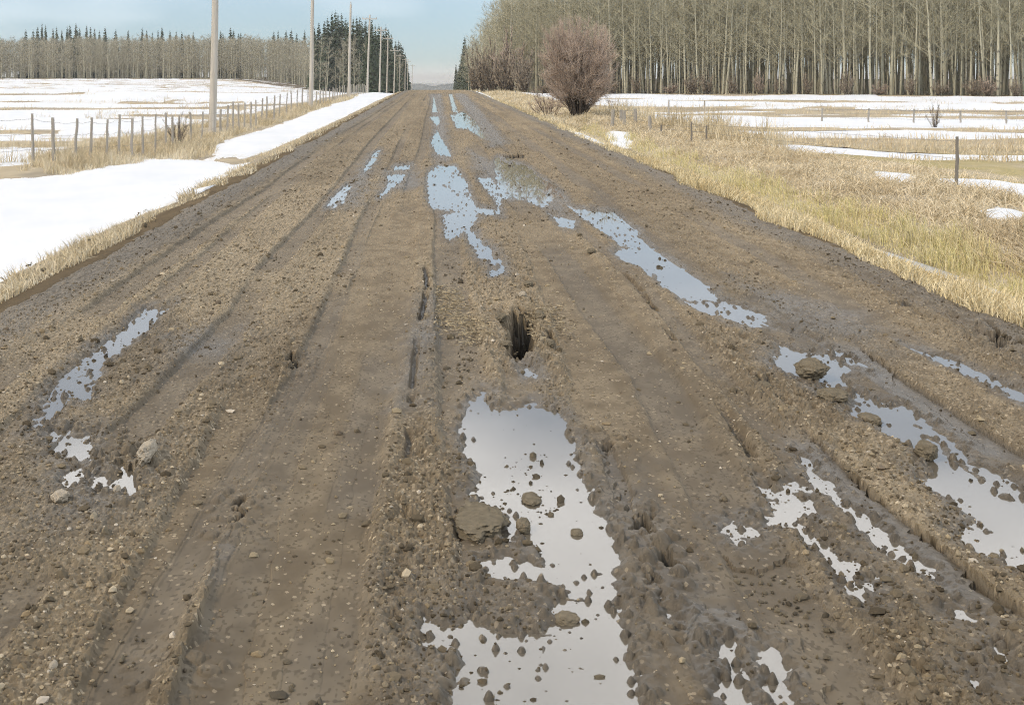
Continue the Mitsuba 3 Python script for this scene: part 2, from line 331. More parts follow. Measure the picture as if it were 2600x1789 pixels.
_rr = np.random.default_rng(77)
for xc, hw_ in ((-2.75, .10), (-2.15, .05), (-1.55, .10), (-.95, .06), (-.35, .08), (.2, .12), (.75, .06), (1.35, .12), (1.8, .05), (2.45, .12), (2.95, .07), (3.5, .10)):
    yk = np.geomspace(4.0, 150, 16)
    RUTS.append((yk, xc + np.cumsum(_rr.normal(0, .05, 16)) - .05, hw_, .022 + .016 * _rr.random(), .05, .09, .7, .34))
ZW = -0.018    # the one water level of the flat stretch
BASINS = [     # (puddle, crop, outline, basin depth, unevenness of the floor)
    ('a', 'C3', [(350, 190), (385, 150), (440, 95), (465, 150), (500, 180), (600, 178), (690, 152), (700, 180), (800, 188), (830, 240), (890, 360), (910, 450), (915, 500), (960, 560), (970, 640), (950, 680), (1030, 710), (1085, 790), (1085, 870), (1100, 930), (1070, 1000), (760, 985), (720, 930), (700, 810), (510, 790), (560, 760), (600, 700), (520, 650), (440, 620), (390, 600), (430, 560), (430, 490), (370, 440), (345, 300)], .030, .006),
    ('a', 'C3', [(440, 940), (560, 935), (720, 935), (790, 985), (1080, 985), (1110, 1050), (1050, 1100), (870, 1105), (860, 1040), (760, 1005), (620, 1010), (480, 1000)], .016, .013),
    ('a', 'C3', [(1050, 1090), (1100, 1180), (1150, 1260), (1160, 1350), (1120, 1400), (1180, 1480), (1195, 1565), (1210, 1800), (760, 1800), (740, 1500), (730, 1290), (800, 1200), (780, 1155), (880, 1110)], .022, .012),
    ('a', 'C3', [(165, 1215), (230, 1255), (390, 1215), (450, 1260), (640, 1290), (740, 1290), (750, 1800), (330, 1800), (300, 1565), (350, 1500), (330, 1400), (300, 1340), (170, 1340)], .008, .015),
    ('b', 'C7', [(445, 300), (480, 270), (780, 265), (900, 330), (1030, 410), (1200, 530), (1340, 620), (1380, 690), (1440, 740), (1430, 775), (1140, 760), (1060, 720), (1010, 670), (890, 620), (870, 560), (830, 500), (780, 515), (680, 440), (560, 390), (480, 350)], .035, .002),
    ('b', 'C2', [(740, 930), (830, 980), (1000, 1000), (1150, 1010), (1230, 1080), (1340, 1160), (1360, 1220), (1450, 1280), (1400, 1300), (1200, 1280), (1150, 1230), (1000, 1130), (870, 1030)], .010, .014),
    ('b', 'C7', [(1110, 780), (1450, 770), (1560, 790), (1720, 830), (1880, 920), (1935, 1010), (1880, 1000), (1750, 990), (1600, 970), (1380, 900), (1280, 870)], .006, .014),
    ('b', 'C2', [(180, 600), (210, 560), (330, 600), (450, 640), (560, 740), (680, 800), (740, 900), (680, 880), (570, 960), (480, 930), (420, 890), (260, 900), (200, 800)], .002, .018),
    ('n', 'C2', [(630, 1030), (740, 1060), (820, 1080), (810, 1140), (700, 1110)], .004, .014),
    ('c', 'C1', [(910, 750), (920, 690), (1000, 630), (1130, 640), (1180, 700), (1240, 790), (1250, 860), (1300, 960), (1310, 1040), (1260, 1110), (1280, 1180), (1350, 1250), (1430, 1300), (1440, 1380), (1510, 1400), (1420, 1430), (1320, 1340), (1250, 1240), (1220, 1160), (1100, 1220), (1060, 1190), (1060, 1110), (1030, 1040), (1180, 1000), (1080, 980), (960, 970), (920, 900)], .007, .014),
    ('c', 'C1', [(1430, 1490), (1520, 1455), (1530, 1485), (1440, 1515)], .012, .003),
    ('d', 'C1', [(945, 430), (990, 350), (1020, 420), (1080, 500), (1095, 555), (1000, 545), (950, 470)], .012, .010),
    ('o', 'C1', [(930, 240), (1000, 240), (1010, 280), (985, 310), (950, 260)], .010, .008),
    ('o', 'C1', [(960, 80), (990, 200), (950, 200)], .008, .010),
    ('o', 'C1', [(1085, 60), (1110, 60), (1150, 200), (1120, 200)], .004, .014),
    ('o', 'C1', [(1100, 230), (1200, 200), (1290, 270), (1360, 360), (1370, 420), (1240, 340), (1150, 330)], .000, .016),
    ('e', 'C1', [(590, 790), (590, 710), (720, 700), (700, 760), (620, 810), (530, 890), (520, 880)], .008, .010),
    ('e', 'C1', [(640, 640), (770, 630), (760, 660), (640, 665)], .010, .008),
    ('p', 'C1', [(110, 965), (150, 880), (250, 790), (290, 800), (220, 930), (170, 970)], .002, .016),
    ('p', 'C1', [(390, 680), (480, 530), (520, 510), (500, 580), (420, 680)], .004, .016),
    ('q', 'C1', [(1330, 740), (1430, 730), (1500, 860), (1490, 980), (1450, 900)], .000, .016),
    ('q', 'C1', [(1300, 970), (1510, 1000), (1500, 1030), (1310, 1010)], .006, .010),
    ('f', 'C5', [(150, 900), (190, 780), (280, 590), (380, 510), (500, 400), (600, 330), (700, 260), (800, 170), (880, 105), (940, 110), (1040, 100), (950, 160), (880, 250), (720, 370), (610, 440), (540, 560), (500, 600), (500, 700), (400, 700), (350, 660), (300, 760), (240, 840)], .005, .016),
    ('f', 'C5', [(235, 940), (300, 970), (340, 935), (400, 960), (490, 950), (520, 1050), (490, 1110), (400, 1090), (280, 1060)], .018, .004),
    ('g', 'C5', [(360, 1200), (480, 1190), (560, 1190), (660, 1280), (700, 1310), (480, 1290), (370, 1290)], .001, .018),
    ('h', 'C4', [(280, 120), (320, 60), (330, 35), (450, 60), (540, 60), (640, 130), (560, 140), (610, 190), (560, 200), (510, 240), (500, 180), (520, 140), (440, 130), (400, 170), (360, 145)], .014, .010),
    ('h', 'C4', [(540, 35), (600, 50), (680, 105), (640, 100)], .008, .008),
    ('i', 'C4', [(655, 340), (680, 270), (670, 235), (740, 260), (830, 290), (920, 370), (960, 420), (1040, 470), (1080, 540), (1190, 600), (1280, 660), (1300, 690), (1372, 720), (1560, 820), (1560, 1080), (1372, 1005), (1290, 975), (1180, 940), (1150, 890), (1200, 820), (1190, 780), (1100, 720), (960, 630), (1010, 590), (1000, 530), (940, 480), (850, 440), (780, 410), (770, 350), (700, 345)], .032, .005),
    ('i', 'C4', [(820, 290), (900, 300), (1000, 380), (1150, 500), (1180, 550), (1300, 590), (1372, 640), (1450, 690), (1450, 745), (1372, 690), (1280, 620), (1180, 570), (1080, 480), (960, 390)], .006, .014),
    ('j', 'C4', [(900, 30), (960, 48), (1100, 88), (1250, 148), (1372, 208), (1560, 300), (1560, 350), (1372, 255), (1250, 190), (1100, 125), (980, 70)], .020, .004),
    ('k', 'C4', [(400, 510), (470, 520), (480, 590), (560, 660), (640, 740), (740, 800), (800, 890), (900, 940), (960, 1000), (1010, 1050), (940, 1015), (830, 965), (750, 910), (700, 830), (600, 740), (490, 650), (440, 570)], .008, .012),
    ('l', 'C4', [(245, 650), (300, 660), (400, 635), (450, 665), (370, 680), (470, 720), (490, 770), (400, 790), (460, 860), (540, 950), (620, 1010), (640, 1060), (700, 1100), (730, 1170), (700, 1180), (620, 1120), (610, 1050), (540, 990), (460, 890), (380, 840), (260, 810), (290, 750)], .012, .011),
    ('l', 'C4', [(60, 820), (190, 825), (230, 860), (120, 890)], .008, .012),
    ('l', 'C4', [(690, 1080), (740, 1060), (735, 1110)], .008, .008),
    ('l', 'C4', [(615, 980), (670, 1000), (660, 1030)], .008, .008),
    ('m', 'C4', [(30, 1330), (110, 1340), (100, 1440), (150, 1500), (170, 1660), (90, 1660), (80, 1470)], .007, .014),
    ('r', 'C4', [(260, 1380), (300, 1400), (310, 1450), (330, 1500), (355, 1660), (300, 1600), (280, 1490), (255, 1430)], .008, .012),
    ('s', 'C4', [(1060, 1190), (1180, 1210), (1220, 1250), (1100, 1240)], .010, .010),
    ('s', 'C4', [(1280, 1400), (1310, 1370), (1340, 1420)], .008, .010),
    ('s', 'C4', [(1160, 1480), (1240, 1490), (1200, 1545)], .006, .012),
    ('t', 'C3', [(1240, 1120), (1300, 1105), (1380, 1180), (1350, 1195)], .008, .010),
    ('u', 'D', [(1186, 830), (1205, 828), (1212, 844), (1190, 844)], .012, .003),
]
BAS = []
for grp, crop, pts, dep, rough in BASINS:
    q = g(crop, pts)
    yc = q[:, 1].mean()
    BAS.append((grp, q, min(1.0, 2.2 / yc), dep, rough))

HOLES = [  # crop, outline, depth
    ('Z1', [(560, 1000), (620, 900), (740, 830), (910, 850), (920, 1000), (930, 1080), (880, 1290), (720, 1370), (640, 1320), (640, 1210), (600, 1050)], .45),
    ('Z1', [(1090, 1090), (1190, 1080), (1220, 1240), (1130, 1290)], .12),
    ('C1', [(1110, 790), (1140, 730), (1180, 740), (1185, 830), (1150, 810)], .5),
    ('Z2', [(1030, 900), (1150, 840), (1180, 560), (1350, 560), (1350, 760), (1420, 900), (1400, 1000), (1240, 990), (1180, 920), (1080, 930)], .16),
    ('Z2', [(1490, 420), (1560, 360), (1610, 370), (1560, 420)], .08),
    ('C', [(1300, 930), (1320, 890), (1340, 940), (1320, 950)], .12),
    ('E', [(1060, 390), (1075, 320), (1105, 300), (1100, 340), (1075, 400)], .12),
    ('E', [(780, 1060), (810, 1020), (825, 1040), (800, 1070)], .06),
    ('Fq', [(545, 440), (600, 395), (625, 390), (610, 460), (590, 440)], .14),
    ('Fq', [(620, 650), (640, 640), (650, 680), (630, 685)], .08),
    ('Fq', [(690, 570), (735, 570), (730, 610), (700, 610)], .08),
    ('D', [(1365, 1000), (1385, 1005), (1378, 1020)], .06),
    ('D', [(2235, 760), (2260, 750), (2290, 780), (2260, 785)], .10),
    ('D', [(2020, 685), (2080, 685), (2070, 694), (2030, 694)], .10),
    ('D', [(1145, 355), (1185, 352), (1185, 358), (1150, 360)], .2),
    ('D', [(1525, 1425), (1540, 1415), (1540, 1440), (1530, 1445)], .06),
    ('D', [(1722, 860), (1748, 858), (1745, 872), (1725, 872)], .08),
]
HOL = [((q := g(c, p)).mean(0) + (q - q.mean(0)) * (1.3 if d > .3 and c == 'Z1' else 1.1), min(1.0, 2.6 / q[:, 1].mean()), d) for c, p, d in HOLES]

SMOOTH = [g('D', p) for p in (
    [(760, 600), (945, 600), (930, 900), (870, 1000), (800, 1250), (760, 1640), (450, 1640), (560, 1180), (680, 900)],
    [(1250, 560), (1400, 620), (1540, 780), (1640, 960), (1700, 1100), (1500, 1080), (1330, 800)],
    [(930, 470), (1010, 470), (985, 620), (900, 640), (790, 640), (870, 520)],
    [(1230, 620), (1330, 640), (1420, 800), (1400, 850), (1300, 760)])]
GRAVEL = [(g('D', p), w) for p, w in (
    ([(-300, 900), (40, 720), (260, 600), (500, 550), (770, 560), (780, 640), (560, 740), (420, 790), (380, 720), (300, 700), (200, 800), (90, 950), (-300, 1300)], .95),
    ([(500, 480), (900, 380), (900, 480), (760, 560), (500, 560)], .55),
    ([(40, 1000), (230, 860), (560, 880), (640, 1000), (420, 1300), (40, 1640), (-300, 1640), (-300, 1100)], .45),
    ([(880, 1000), (1040, 1000), (1040, 1350), (900, 1400), (860, 1200)], .45),
    ([(1880, 1030), (2060, 1010), (2200, 1150), (2280, 1290), (2120, 1260), (1960, 1100)], .8),
    ([(960, 600), (1120, 640), (1290, 680), (1290, 790), (1100, 800), (980, 760)], .6),
    ([(40, 1250), (220, 1400), (160, 1640), (-100, 1640)], .5))]
ROUGH = [g('D', p) for p in (
    [(1560, 1200), (1720, 1230), (2297, 1500), (2297, 1640), (1820, 1640), (1640, 1400)],
    [(1500, 720), (1780, 740), (1960, 960), (1900, 1000), (1700, 960)],
    [(560, 880), (660, 860), (560, 1160), (400, 1500), (250, 1640), (340, 1300)],
    [(980, 590), (1250, 600), (1300, 800), (1240, 900), (1050, 860), (960, 800)],
    [(860, 1000), (1040, 980), (1040, 1340), (830, 1380)],
    [(1290, 900), (1400, 900), (1480, 1250), (1400, 1250)],
    [(1900, 580), (2297, 760), (2297, 900), (1950, 700)])]
DAMP = [g('D', p) for p in (
    [(972, 212), (1000, 212), (1025, 360), (985, 370)], [(1028, 212), (1055, 212), (1155, 325), (1110, 335)], [(1060, 335), (1260, 440), (1310, 490), (1240, 485), (1080, 390)], [(840, 340), (862, 340), (810, 470), (745, 470)],
    [(870, 385), (940, 375), (960, 420), (860, 440)],
    [(930, 1380), (1480, 1300), (1520, 1640), (860, 1640)], [(1380, 1100), (1460, 1100), (1560, 1350), (1480, 1380)],
    [(960, 680), (1000, 680), (960, 880), (900, 900)], [(380, 760), (560, 740), (520, 820), (370, 830)],
    [(1660, 640), (1960, 700), (2000, 780), (1800, 760)], [(60, 1100), (300, 1060), (320, 1120), (130, 1190)])]


def road(X, Y, full=True):
    """(height, wetness, gravel) of the mud road"""
    X, Y = np.broadcast_arrays(np.asarray(X, float), np.asarray(Y, float))
    shp = X.shape
    X, Y = X.ravel(), Y.ravel()
    L = 3.2 * np.log(np.maximum(Y, 1.5))
    amp = np.full(X.shape, .75)
    wet = np.zeros(X.shape); gravel = np.full(X.shape, .16)
    for p in ROUGH:
        i, d = near_poly(p, .3, X, Y, .5); amp[i] = np.maximum(amp[i], .75 + .4 * sstep(.25, -.1, d))
    for p in SMOOTH:
        i, d = near_poly(p, .3, X, Y, .6); amp[i] *= 1 - .75 * sstep(.2, -.1, d); gravel[i] *= 1 - .8 * sstep(.2, -.1, d)
    for p, w in GRAVEL:
        i, d = near_poly(p, .3, X, Y, .8); gravel[i] = np.maximum(gravel[i], w * sstep(.35, -.25, d + .3 * (fb(X[i] * 3, Y[i] * 1.5, 3, 61) - .5)))
    for p in DAMP:
        i, d = near_poly(p, .3, X, Y, .8); wet[i] = np.maximum(wet[i], .75 * sstep(.3, -.2, d + .5 * (fb(X[i] * 4, Y[i] * 2, 3, 62) - .5)))
    far = sstep(20, 70, Y)
    h = 0.035 * (fb(X * .9, Y * .28, 3, 21) - .5) + .012
    cut = np.zeros(X.shape)
    for yk, xk, hw, dep, el, er, sm, wt in RUTS:
        i = np.nonzero((Y > yk[0]) & (Y < yk[-1]))[0]
        if not len(i): continue
        fade = sstep(yk[0], yk[0] + .15 * (yk[-1] - yk[0]), Y[i]) if yk[0] > 4.2 else 1.0
        fade = fade * sstep(yk[-1], yk[-1] - .25 * (yk[-1] - yk[0]), Y[i])
        off = X[i] - np.interp(Y[i], yk, xk) + .05 * hw / .1 * (fb(L[i] * 2.5, X[i] * .2, 2, 31) - .5) + .02 * (n3(X[i] * 16, Y[i] * 6, 0, 32) - .5)
        m = sstep(-hw - el, -hw, off) * sstep(hw + er, hw, off) * fade
        if hw < .03: m = m * sstep(.36, .52, fb(L[i] * 6 + xk[0] * 5, X[i] * .2, 2, 35))
        if yk[-1] > 100: m = m * sstep(.36, .50, fb(L[i] * .9 + xk[0] * 7, X[i] * .3, 3, 34))
        cut[i] = np.maximum(cut[i], dep * m)
        lip = dep * .28 * np.exp(-((np.abs(off) - hw - .07) / .05) ** 2) * fade * (.3 + fb(X[i] * 7, Y[i] * 4, 2, 33))
        h[i] += lip * (m < .5)
        amp[i] *= 1 - sm * m
        gravel[i] *= 1 - sm * m
        wet[i] = np.maximum(wet[i], wt * m * .9)
    h -= cut
    A = 8.0
    lump = .020 * (fb(X * 4.0, L * 4.2, 3, 22) - .5) + .018 * (worley(X * 6.5, L * 7.5, 1) - .12) + .024 * (worley(X * 14, L * 15, 2) - .1) \
        + .020 * (worley(X * 30, L * 34, 3) - .1) + .020 * np.abs(n3(X * 60, L * 66, 0, 23) - .5) + .010 * (n3(X * 120, L * 110, 0, 26) - .5)
    pits = np.maximum(0, worley(X * 12 + 50, L * 14 + 9, 7) - .24) * .09 * sstep(.5, 1.1, amp)
    h = h + amp * lump - pits
    best = np.full(X.shape, 9.0)
    fine = (worley(X * 26, L * 28, 5) - .14) * 1.3 + (n3(X * 60, L * 66, 0, 24) - .5) * 1.6 + (n3(X * 14, L * 18, 0, 25) - .5) * 1.7
    spot = np.maximum(0, worley(X * 24 + 31, L * 30, 9) - .32) * .13
    for grp, q, sy, dep, rough in BAS:
        i, d = near_poly(q, sy, X, Y, .3)
        if not len(i): continue
        d = d + .05 * (fb(X[i] * 9, L[i] * 11, 2, 41) - .5) + .05 * (n3(X[i] * 30, L[i] * 34, 0, 42) - .5)
        w = sstep(0.0, .13, d)
        fl = ZW - .005 + np.clip(d * .55, -dep, .03) + .55 * rough * fine[i] + spot[i] * (rough > .003) * sstep(-.02, .0, d + .18)
        h[i] = np.where((d < .13) & (d < best[i]), fl * (1 - w) + np.maximum(h[i], ZW + .008) * w, h[i])
        best[i] = np.minimum(best[i], d)
    near_w = best < .3
    wet = np.maximum(wet, .85 * sstep(.16, -.02, best + .12 * (fb(X * 8, L * 8, 2, 43) - .5)))
    for q, sy, dep in HOL:
        i, d = near_poly(q, sy, X, Y, .25)
        d = d + .05 * (n3(X[i] * 22, L[i] * 26, 0, 44) - .5) + .03 * (n3(X[i] * 60, L[i] * 60, 0, 45) - .5)
        m = sstep(.02, -.09, d) if dep > .3 else sstep(.012, -.03, d)
        h[i] = h[i] * (1 - m) - dep * m + .028 * np.exp(-((d - .08) / .06) ** 2) * (d > 0) * (.2 + 1.6 * worley(X[i] * 14, L[i] * 16, 46))
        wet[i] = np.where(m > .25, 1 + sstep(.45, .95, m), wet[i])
    # shoulders fall away under the verge
    e = np.maximum(-3.45 - X, X - 4.42) + .35 * (fb(X * .7, Y * .35, 3, 51) - .5) + .12 * (fb(X * 4, Y * 2, 2, 52) - .5)
    h = h - .30 * sstep(-.1, 1.0, e) - .5 * sstep(.75, 1.35, e) - .03 * sstep(-.5, 0, e)
    wet = np.maximum(wet, .55 * sstep(-.75, -.25, e + .3 * (fb(X * 3, Y * 1.2, 3, 53) - .5)))
    h = h + _prof(np.clip(Y, -80, 9000))
    return h.reshape(shp), wet.reshape(shp), gravel.reshape(shp)


# ------------------------------------------------------------------ ground, snow, road
def rows_from(v_hi, v_lo, step, extra_near, extra_far, eye=EYE):
    v = np.arange(v_hi, v_lo, -step)
    return np.concatenate([extra_near, F * eye / (v - V0), extra_far])


yr = rows_from(745, 96, 1.15, [-60, -30, -12, -5, -1, 1.5, 2.6, 3.3], np.concatenate([np.linspace(115, 150, 25)[1:], np.geomspace(155, 1200, 30)]))
yr = np.unique(yr)
nd, ns = 900, 30
XL, XR = -4.75, 5.55
hi = np.array([(1130 - U0), (-100 - U0)]) / F
dl = np.clip(hi[1] * np.maximum(yr, 3), XL + .3, None); drr = np.clip(hi[0] * np.maximum(yr, 3), None, XR - .3)
s = np.linspace(0, 1, nd)
XX = np.hstack([XL + (dl[:, None] - XL) * np.linspace(0, 1, ns, endpoint=False)[None], dl[:, None] + (drr - dl)[:, None] * s[None], drr[:, None] + (XR - drr[:, None]) * np.linspace(0, 1, ns + 1)[None, 1:]])
YY = np.broadcast_to(yr[:, None], XX.shape)
hh, wt, gr = road(XX, YY)
road_v = np.stack([XX, YY, hh], -1).reshape(-1, 3)
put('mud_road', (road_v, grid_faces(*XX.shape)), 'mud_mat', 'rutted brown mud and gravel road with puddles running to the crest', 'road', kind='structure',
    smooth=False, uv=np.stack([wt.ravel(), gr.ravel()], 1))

yg = np.unique(np.concatenate([[-120, -60, -30, -15, -6, 0, 3, 5], F * 2.3 / (np.arange(520, 92, -1.6) - V0), np.geomspace(170, 420, 60), np.geomspace(430, 9000, 40)]))
ng = 760
S = np.linspace(-1, 1, ng)
GX = S[None] * (9 + .62 * np.maximum(yg, 0))[:, None]
GY = np.broadcast_to(yg[:, None], GX.shape)
GZ = land(GX, GY)
inroad = sstep(.35, 1.0, np.minimum(GX + 3.9, 4.9 - GX))
GZg = GZ - .6 * inroad
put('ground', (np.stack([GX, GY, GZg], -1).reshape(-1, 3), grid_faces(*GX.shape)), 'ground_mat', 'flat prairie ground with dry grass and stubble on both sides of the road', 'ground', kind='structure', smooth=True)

# snow: where a lying sheet rises above the ground
SNOWP = [(g('C6', [(-600, 1900), (10, 1515), (120, 1480), (330, 1380), (500, 1290), (700, 1195), (900, 1160), (1060, 1130), (1400, 1040), (1440, 1010), (1230, 995), (1340, 950), (1480, 900), (1560, 820), (1680, 715), (1500, 690), (1250, 672), (880, 680), (780, 722), (640, 727), (500, 772), (340, 802), (20, 850), (-600, 900)], -.42), .3, 1.0),
         (g('D', [(475, 346), (480, 322), (520, 308), (560, 297), (640, 272), (700, 249), (790, 221), (840, 200), (890, 197), (905, 203), (880, 214), (800, 252), (720, 292), (640, 322), (580, 338), (560, 346), (520, 342)], -.42), .15, 1.0),
         (g('D', [(1072, 207), (1100, 212), (1130, 235), (1165, 262), (1200, 276), (1195, 280), (1150, 262), (1110, 240)], -.2), .08, .8),
         (g('D', [(1290, 313), (1330, 318), (1365, 340), (1345, 342), (1310, 328)], -.35), .2, .6),
         (g('D', [(1385, 298), (1420, 305), (1418, 324), (1395, 325)], -.35), .2, .8),
         (g('D', [(1525, 396), (1560, 402), (1580, 408), (1570, 414), (1535, 406)], -.42), .3, .7),
         (g('D', [(2003, 392), (2055, 392), (2062, 398), (2040, 410), (2015, 408)], -.25), .3, .8),
         (g('D', [(2140, 408), (2200, 405), (2300, 412), (2420, 425), (2420, 455), (2297, 445), (2220, 432), (2150, 420)], -.3), .3, .8),
         (g('D', [(2240, 488), (2290, 484), (2300, 495), (2260, 498)], -.25), .3, .5)]
X1, Y1 = GX.ravel(), GY.ravel()
m = np.full(X1.shape, -1.0)
edge_noise = fb(X1 * 1.1, Y1 * .45, 4, 71) - .5 + .8 * (fb(X1 * 4.5, Y1 * 1.8, 3, 79) - .5)
for q, sy, w in SNOWP:
    i, d = near_poly(q, sy, X1, Y1, 3)
    m[i] = np.maximum(m[i], np.clip((-d + (.55 if w == 1 else .18) * edge_noise[i] + (0 if w == 1 else .16)) * 1.6, -1, w))
# left field: broad cover with streaks of stubble
lf = sstep(-9.6, -11.2, X1 + .6 * edge_noise) * sstep(31, 36, Y1)
st = fb(X1 * .09, Y1 * .16 + 40 * 0, 4, 72) * .5 + fb(X1 * .35, Y1 * .75, 3, 73) * .5
thr = .555 + .05 * sstep(250, 120, Y1) - .13 * sstep(330, 410, Y1) - .16 * np.exp(-((Y1 - 44) / 6) ** 2) * sstep(-9, -16, X1)
lm = np.minimum(np.clip((thr - st) * 7, -1, .8), np.clip((.615 - fb(X1 * .035, Y1 * .13, 4, 77)) * 9, -1, .8))
m = np.where(lf > .02, np.maximum(m, lm * lf - (1 - lf)), m)
# right field: bands across
bandY = np.array([28, 34.5, 36.6, 38.6, 39.6, 44, 45.5, 48.2, 50.5, 53, 57, 60.5, 70, 74, 80, 86, 97, 108, 120, 131, 150, 190])
bandM = np.array([-1, -1, .1, .4, -.8, -.6, -.55, -.2, .65, .4, -.5, .6, .7, -.5, -.05, -.5, .15, .55, -.1, .45, .35, .0])
band = np.interp(Y1 * (1 + .0035 * (X1 - 20)) + 4.0 * (fb(X1 * .10, Y1 * .04, 2, 74) - .5), bandY, bandM) + 2.6 * (fb(X1 * .16, Y1 * .42, 4, 75) - .5)
rf = sstep(8.8, 10.5, X1 + .8 * edge_noise)
m = np.where(rf > .02, np.maximum(m, np.clip(band * 1.4, -1, .8) * rf - (1 - rf)), m)
# forest floor and far land
fl = sstep(-8, 0, Y1 + .75 * X1 - 188) * sstep(7, 9, X1)
m = np.where(fl > .5, np.clip((.27 - st) * 5, -1, .2), m)
fl2 = sstep(294, 297, Y1 - 2.6 * np.clip(-28 - X1, 0, 40)) * sstep(-10.5, -12, X1)
m = np.where((fl2 > .5) & (Y1 < 500), np.clip((.42 - st) * 5, -1, .2), m)
m = np.where((Y1 > 500), -1, m)
m = np.where((X1 > -4.0) & (X1 < 4.5), -1, m)
off = .11 * m + .035 * (fb(X1 * .8, Y1 * .5, 3, 76) - .5) + .03 * (fb(X1 * 4, Y1 * 2.2, 3, 78) - .5) * sstep(60, 25, Y1)
keep = (off > -.06).reshape(GX.shape)
fs = grid_faces(*GX.shape)
kk = keep.ravel()[fs].any(1)
used, inv = np.unique(fs[kk], return_inverse=True)
SZ = GZ.ravel() + off
put('snow', (np.stack([X1, Y1, SZ], -1)[used], inv.reshape(-1, 3)), 'snow_mat', 'old white snow lying in the ditch and across both fields in streaks', 'snow', kind='structure', smooth=True,
    uv=np.stack([sstep(.35, 0, m)[used] * .9, 0 * used], 1))


def ground_z(x, y):
    return land(np.asarray(x, float), np.asarray(y, float))


_snowtree = cKDTree(np.stack([X1, Y1], 1))


def snow_at(x, y):
    return m[_snowtree.query(np.stack([x, y], 1))[1]]


# ditch water, half frozen, in the right ditch
q = [(5.75, 9), (6.25, 9), (6.2, 14), (6.15, 16), (5.95, 19), (5.85, 18), (5.8, 13)]
p = Polygon(q).segmentize(.5)
v, f = trimesh.creation.triangulate_polygon(p, engine='earcut')
put('ditch_ice', (np.column_stack([v, np.full(len(v), -.475)]), f), 'ice_mat', 'narrow strip of grey ice and meltwater in the right ditch', 'ice', kind='structure')

# ------------------------------------------------------------------ puddles
PLAB = {'a': 'long pale puddle dotted with clods in the near centre of the road',
        'b': 'long blue puddle along the right wheel track below the leaning grass verge',
        'c': 'rippled bluish puddle around the small dark hole in the middle distance',
        'd': 'small pale puddle in the centre track beyond the small dark hole',
        'o': 'thin film of water in the farthest centre tracks near the crest',
        'e': 'little pale puddle left of the rippled centre puddle',
        'p': 'faint grey slick at the far left of the road, left of every other far puddle',
        'q': 'thin wet streaks between the rippled centre puddle and the long blue one',
        'n': 'small speckled puddle just left of the long blue puddle',
        'f': 'long curved grey puddle on the left side of the road with a clean lower end',
        'g': 'shallow mottled puddle beside the left hole with the pale chunk',
        'h': 'small puddle with a brown clod standing in it on the right',
        'i': 'widest white puddle, at the right edge, a round clod at its narrow place',
        'j': 'narrow strip of water in the outermost right rut',
        'k': 'long broken white streak of water beside the smooth grey right rut',
        'l': 'ragged white puddle between the near centre puddle and the grey right rut',
        'm': 'white water in the wet groove at the bottom edge, right of the near centre puddle',
        'r': 'short water streak at the bottom edge, second to the right of the near centre puddle',
        's': 'scattered bits of water in the bottom right corner of the road',
        't': 'small white streak of water right of the near centre puddle below two dark holes',
        'u': 'tiny white puddle between the big dark hole and the near centre puddle'}
for n_, grp in enumerate(PLAB):
    polys = [Polygon(q * [1, sy]).buffer(.085 if gg != 'u' else .03) for gg, q, sy, _, _ in BAS if gg == grp]
    sy = [b[2] for b in BAS if b[0] == grp]
    polys = [Polygon(np.array(pp.exterior.coords) / [1, k]) for pp, k in zip(polys, sy)]
    u = unary_union(polys)
    parts = []
    for pp in getattr(u, 'geoms', [u]):
        v, f = trimesh.creation.triangulate_polygon(Polygon(pp.exterior), engine='earcut')
        z = ZW + _prof(np.clip(v[:, 1], 0, 9000))
        parts.append((np.column_stack([v, z]), f))
    key = 'puddle' + (f'_{n_:03d}' if n_ else '')
    put(key, join(parts), 'puddle_mat', PLAB[grp], 'puddle', 'puddles on the mud road')

# ------------------------------------------------------------------ stones, clods, gravel, straw
rng = np.random.default_rng(5)


def lump(seed, sx, sy_, sz, rough=.25, sub=3):
    mm = trimesh.creation.icosphere(subdivisions=sub)
    v = np.array(mm.vertices)
    v = v * (1 + rough * (meshkit.fbm(v * 1.6 + seed * 7.1, 4, seed) - .5) * 2)[:, None]
    v = v * (1 + .16 * (meshkit.noise(v * 7 + seed, seed) - .5) + .10 * (meshkit.noise(v * 16 + seed, seed + 3) - .5))[:, None]
    v[:, 2] = np.minimum(v[:, 2], .75 + .2 * meshkit.noise(v * 3, seed))
    return v * [sx, sy_, sz], np.array(mm.faces)


def solid(name, crop, pt, seed, sx, sy_, sz, mat, label, cat, sink=.3, group=None, rough=.3, rz=0.0):
    x, y = g(crop, [pt])[0]
    z = max(float(road(np.array([x]), np.array([y]))[0][0]), ZW - .005)
    v, f = lump(seed, sx * .85, sy_ * .85, sz * .85, rough, 4)
    c, s_ = math.cos(rz), math.sin(rz)
    v = np.column_stack([v[:, 0] * c - v[:, 1] * s_ + x, v[:, 0] * s_ + v[:, 1] * c + y, v[:, 2] + z + sz * (1 - 2 * sink)])
    k, n = name, 0
    while k in scene:
        n += 1; k = f'{name}_{n:03d}'
    put(k, (v, f), mat, label, cat, group, smooth=40)


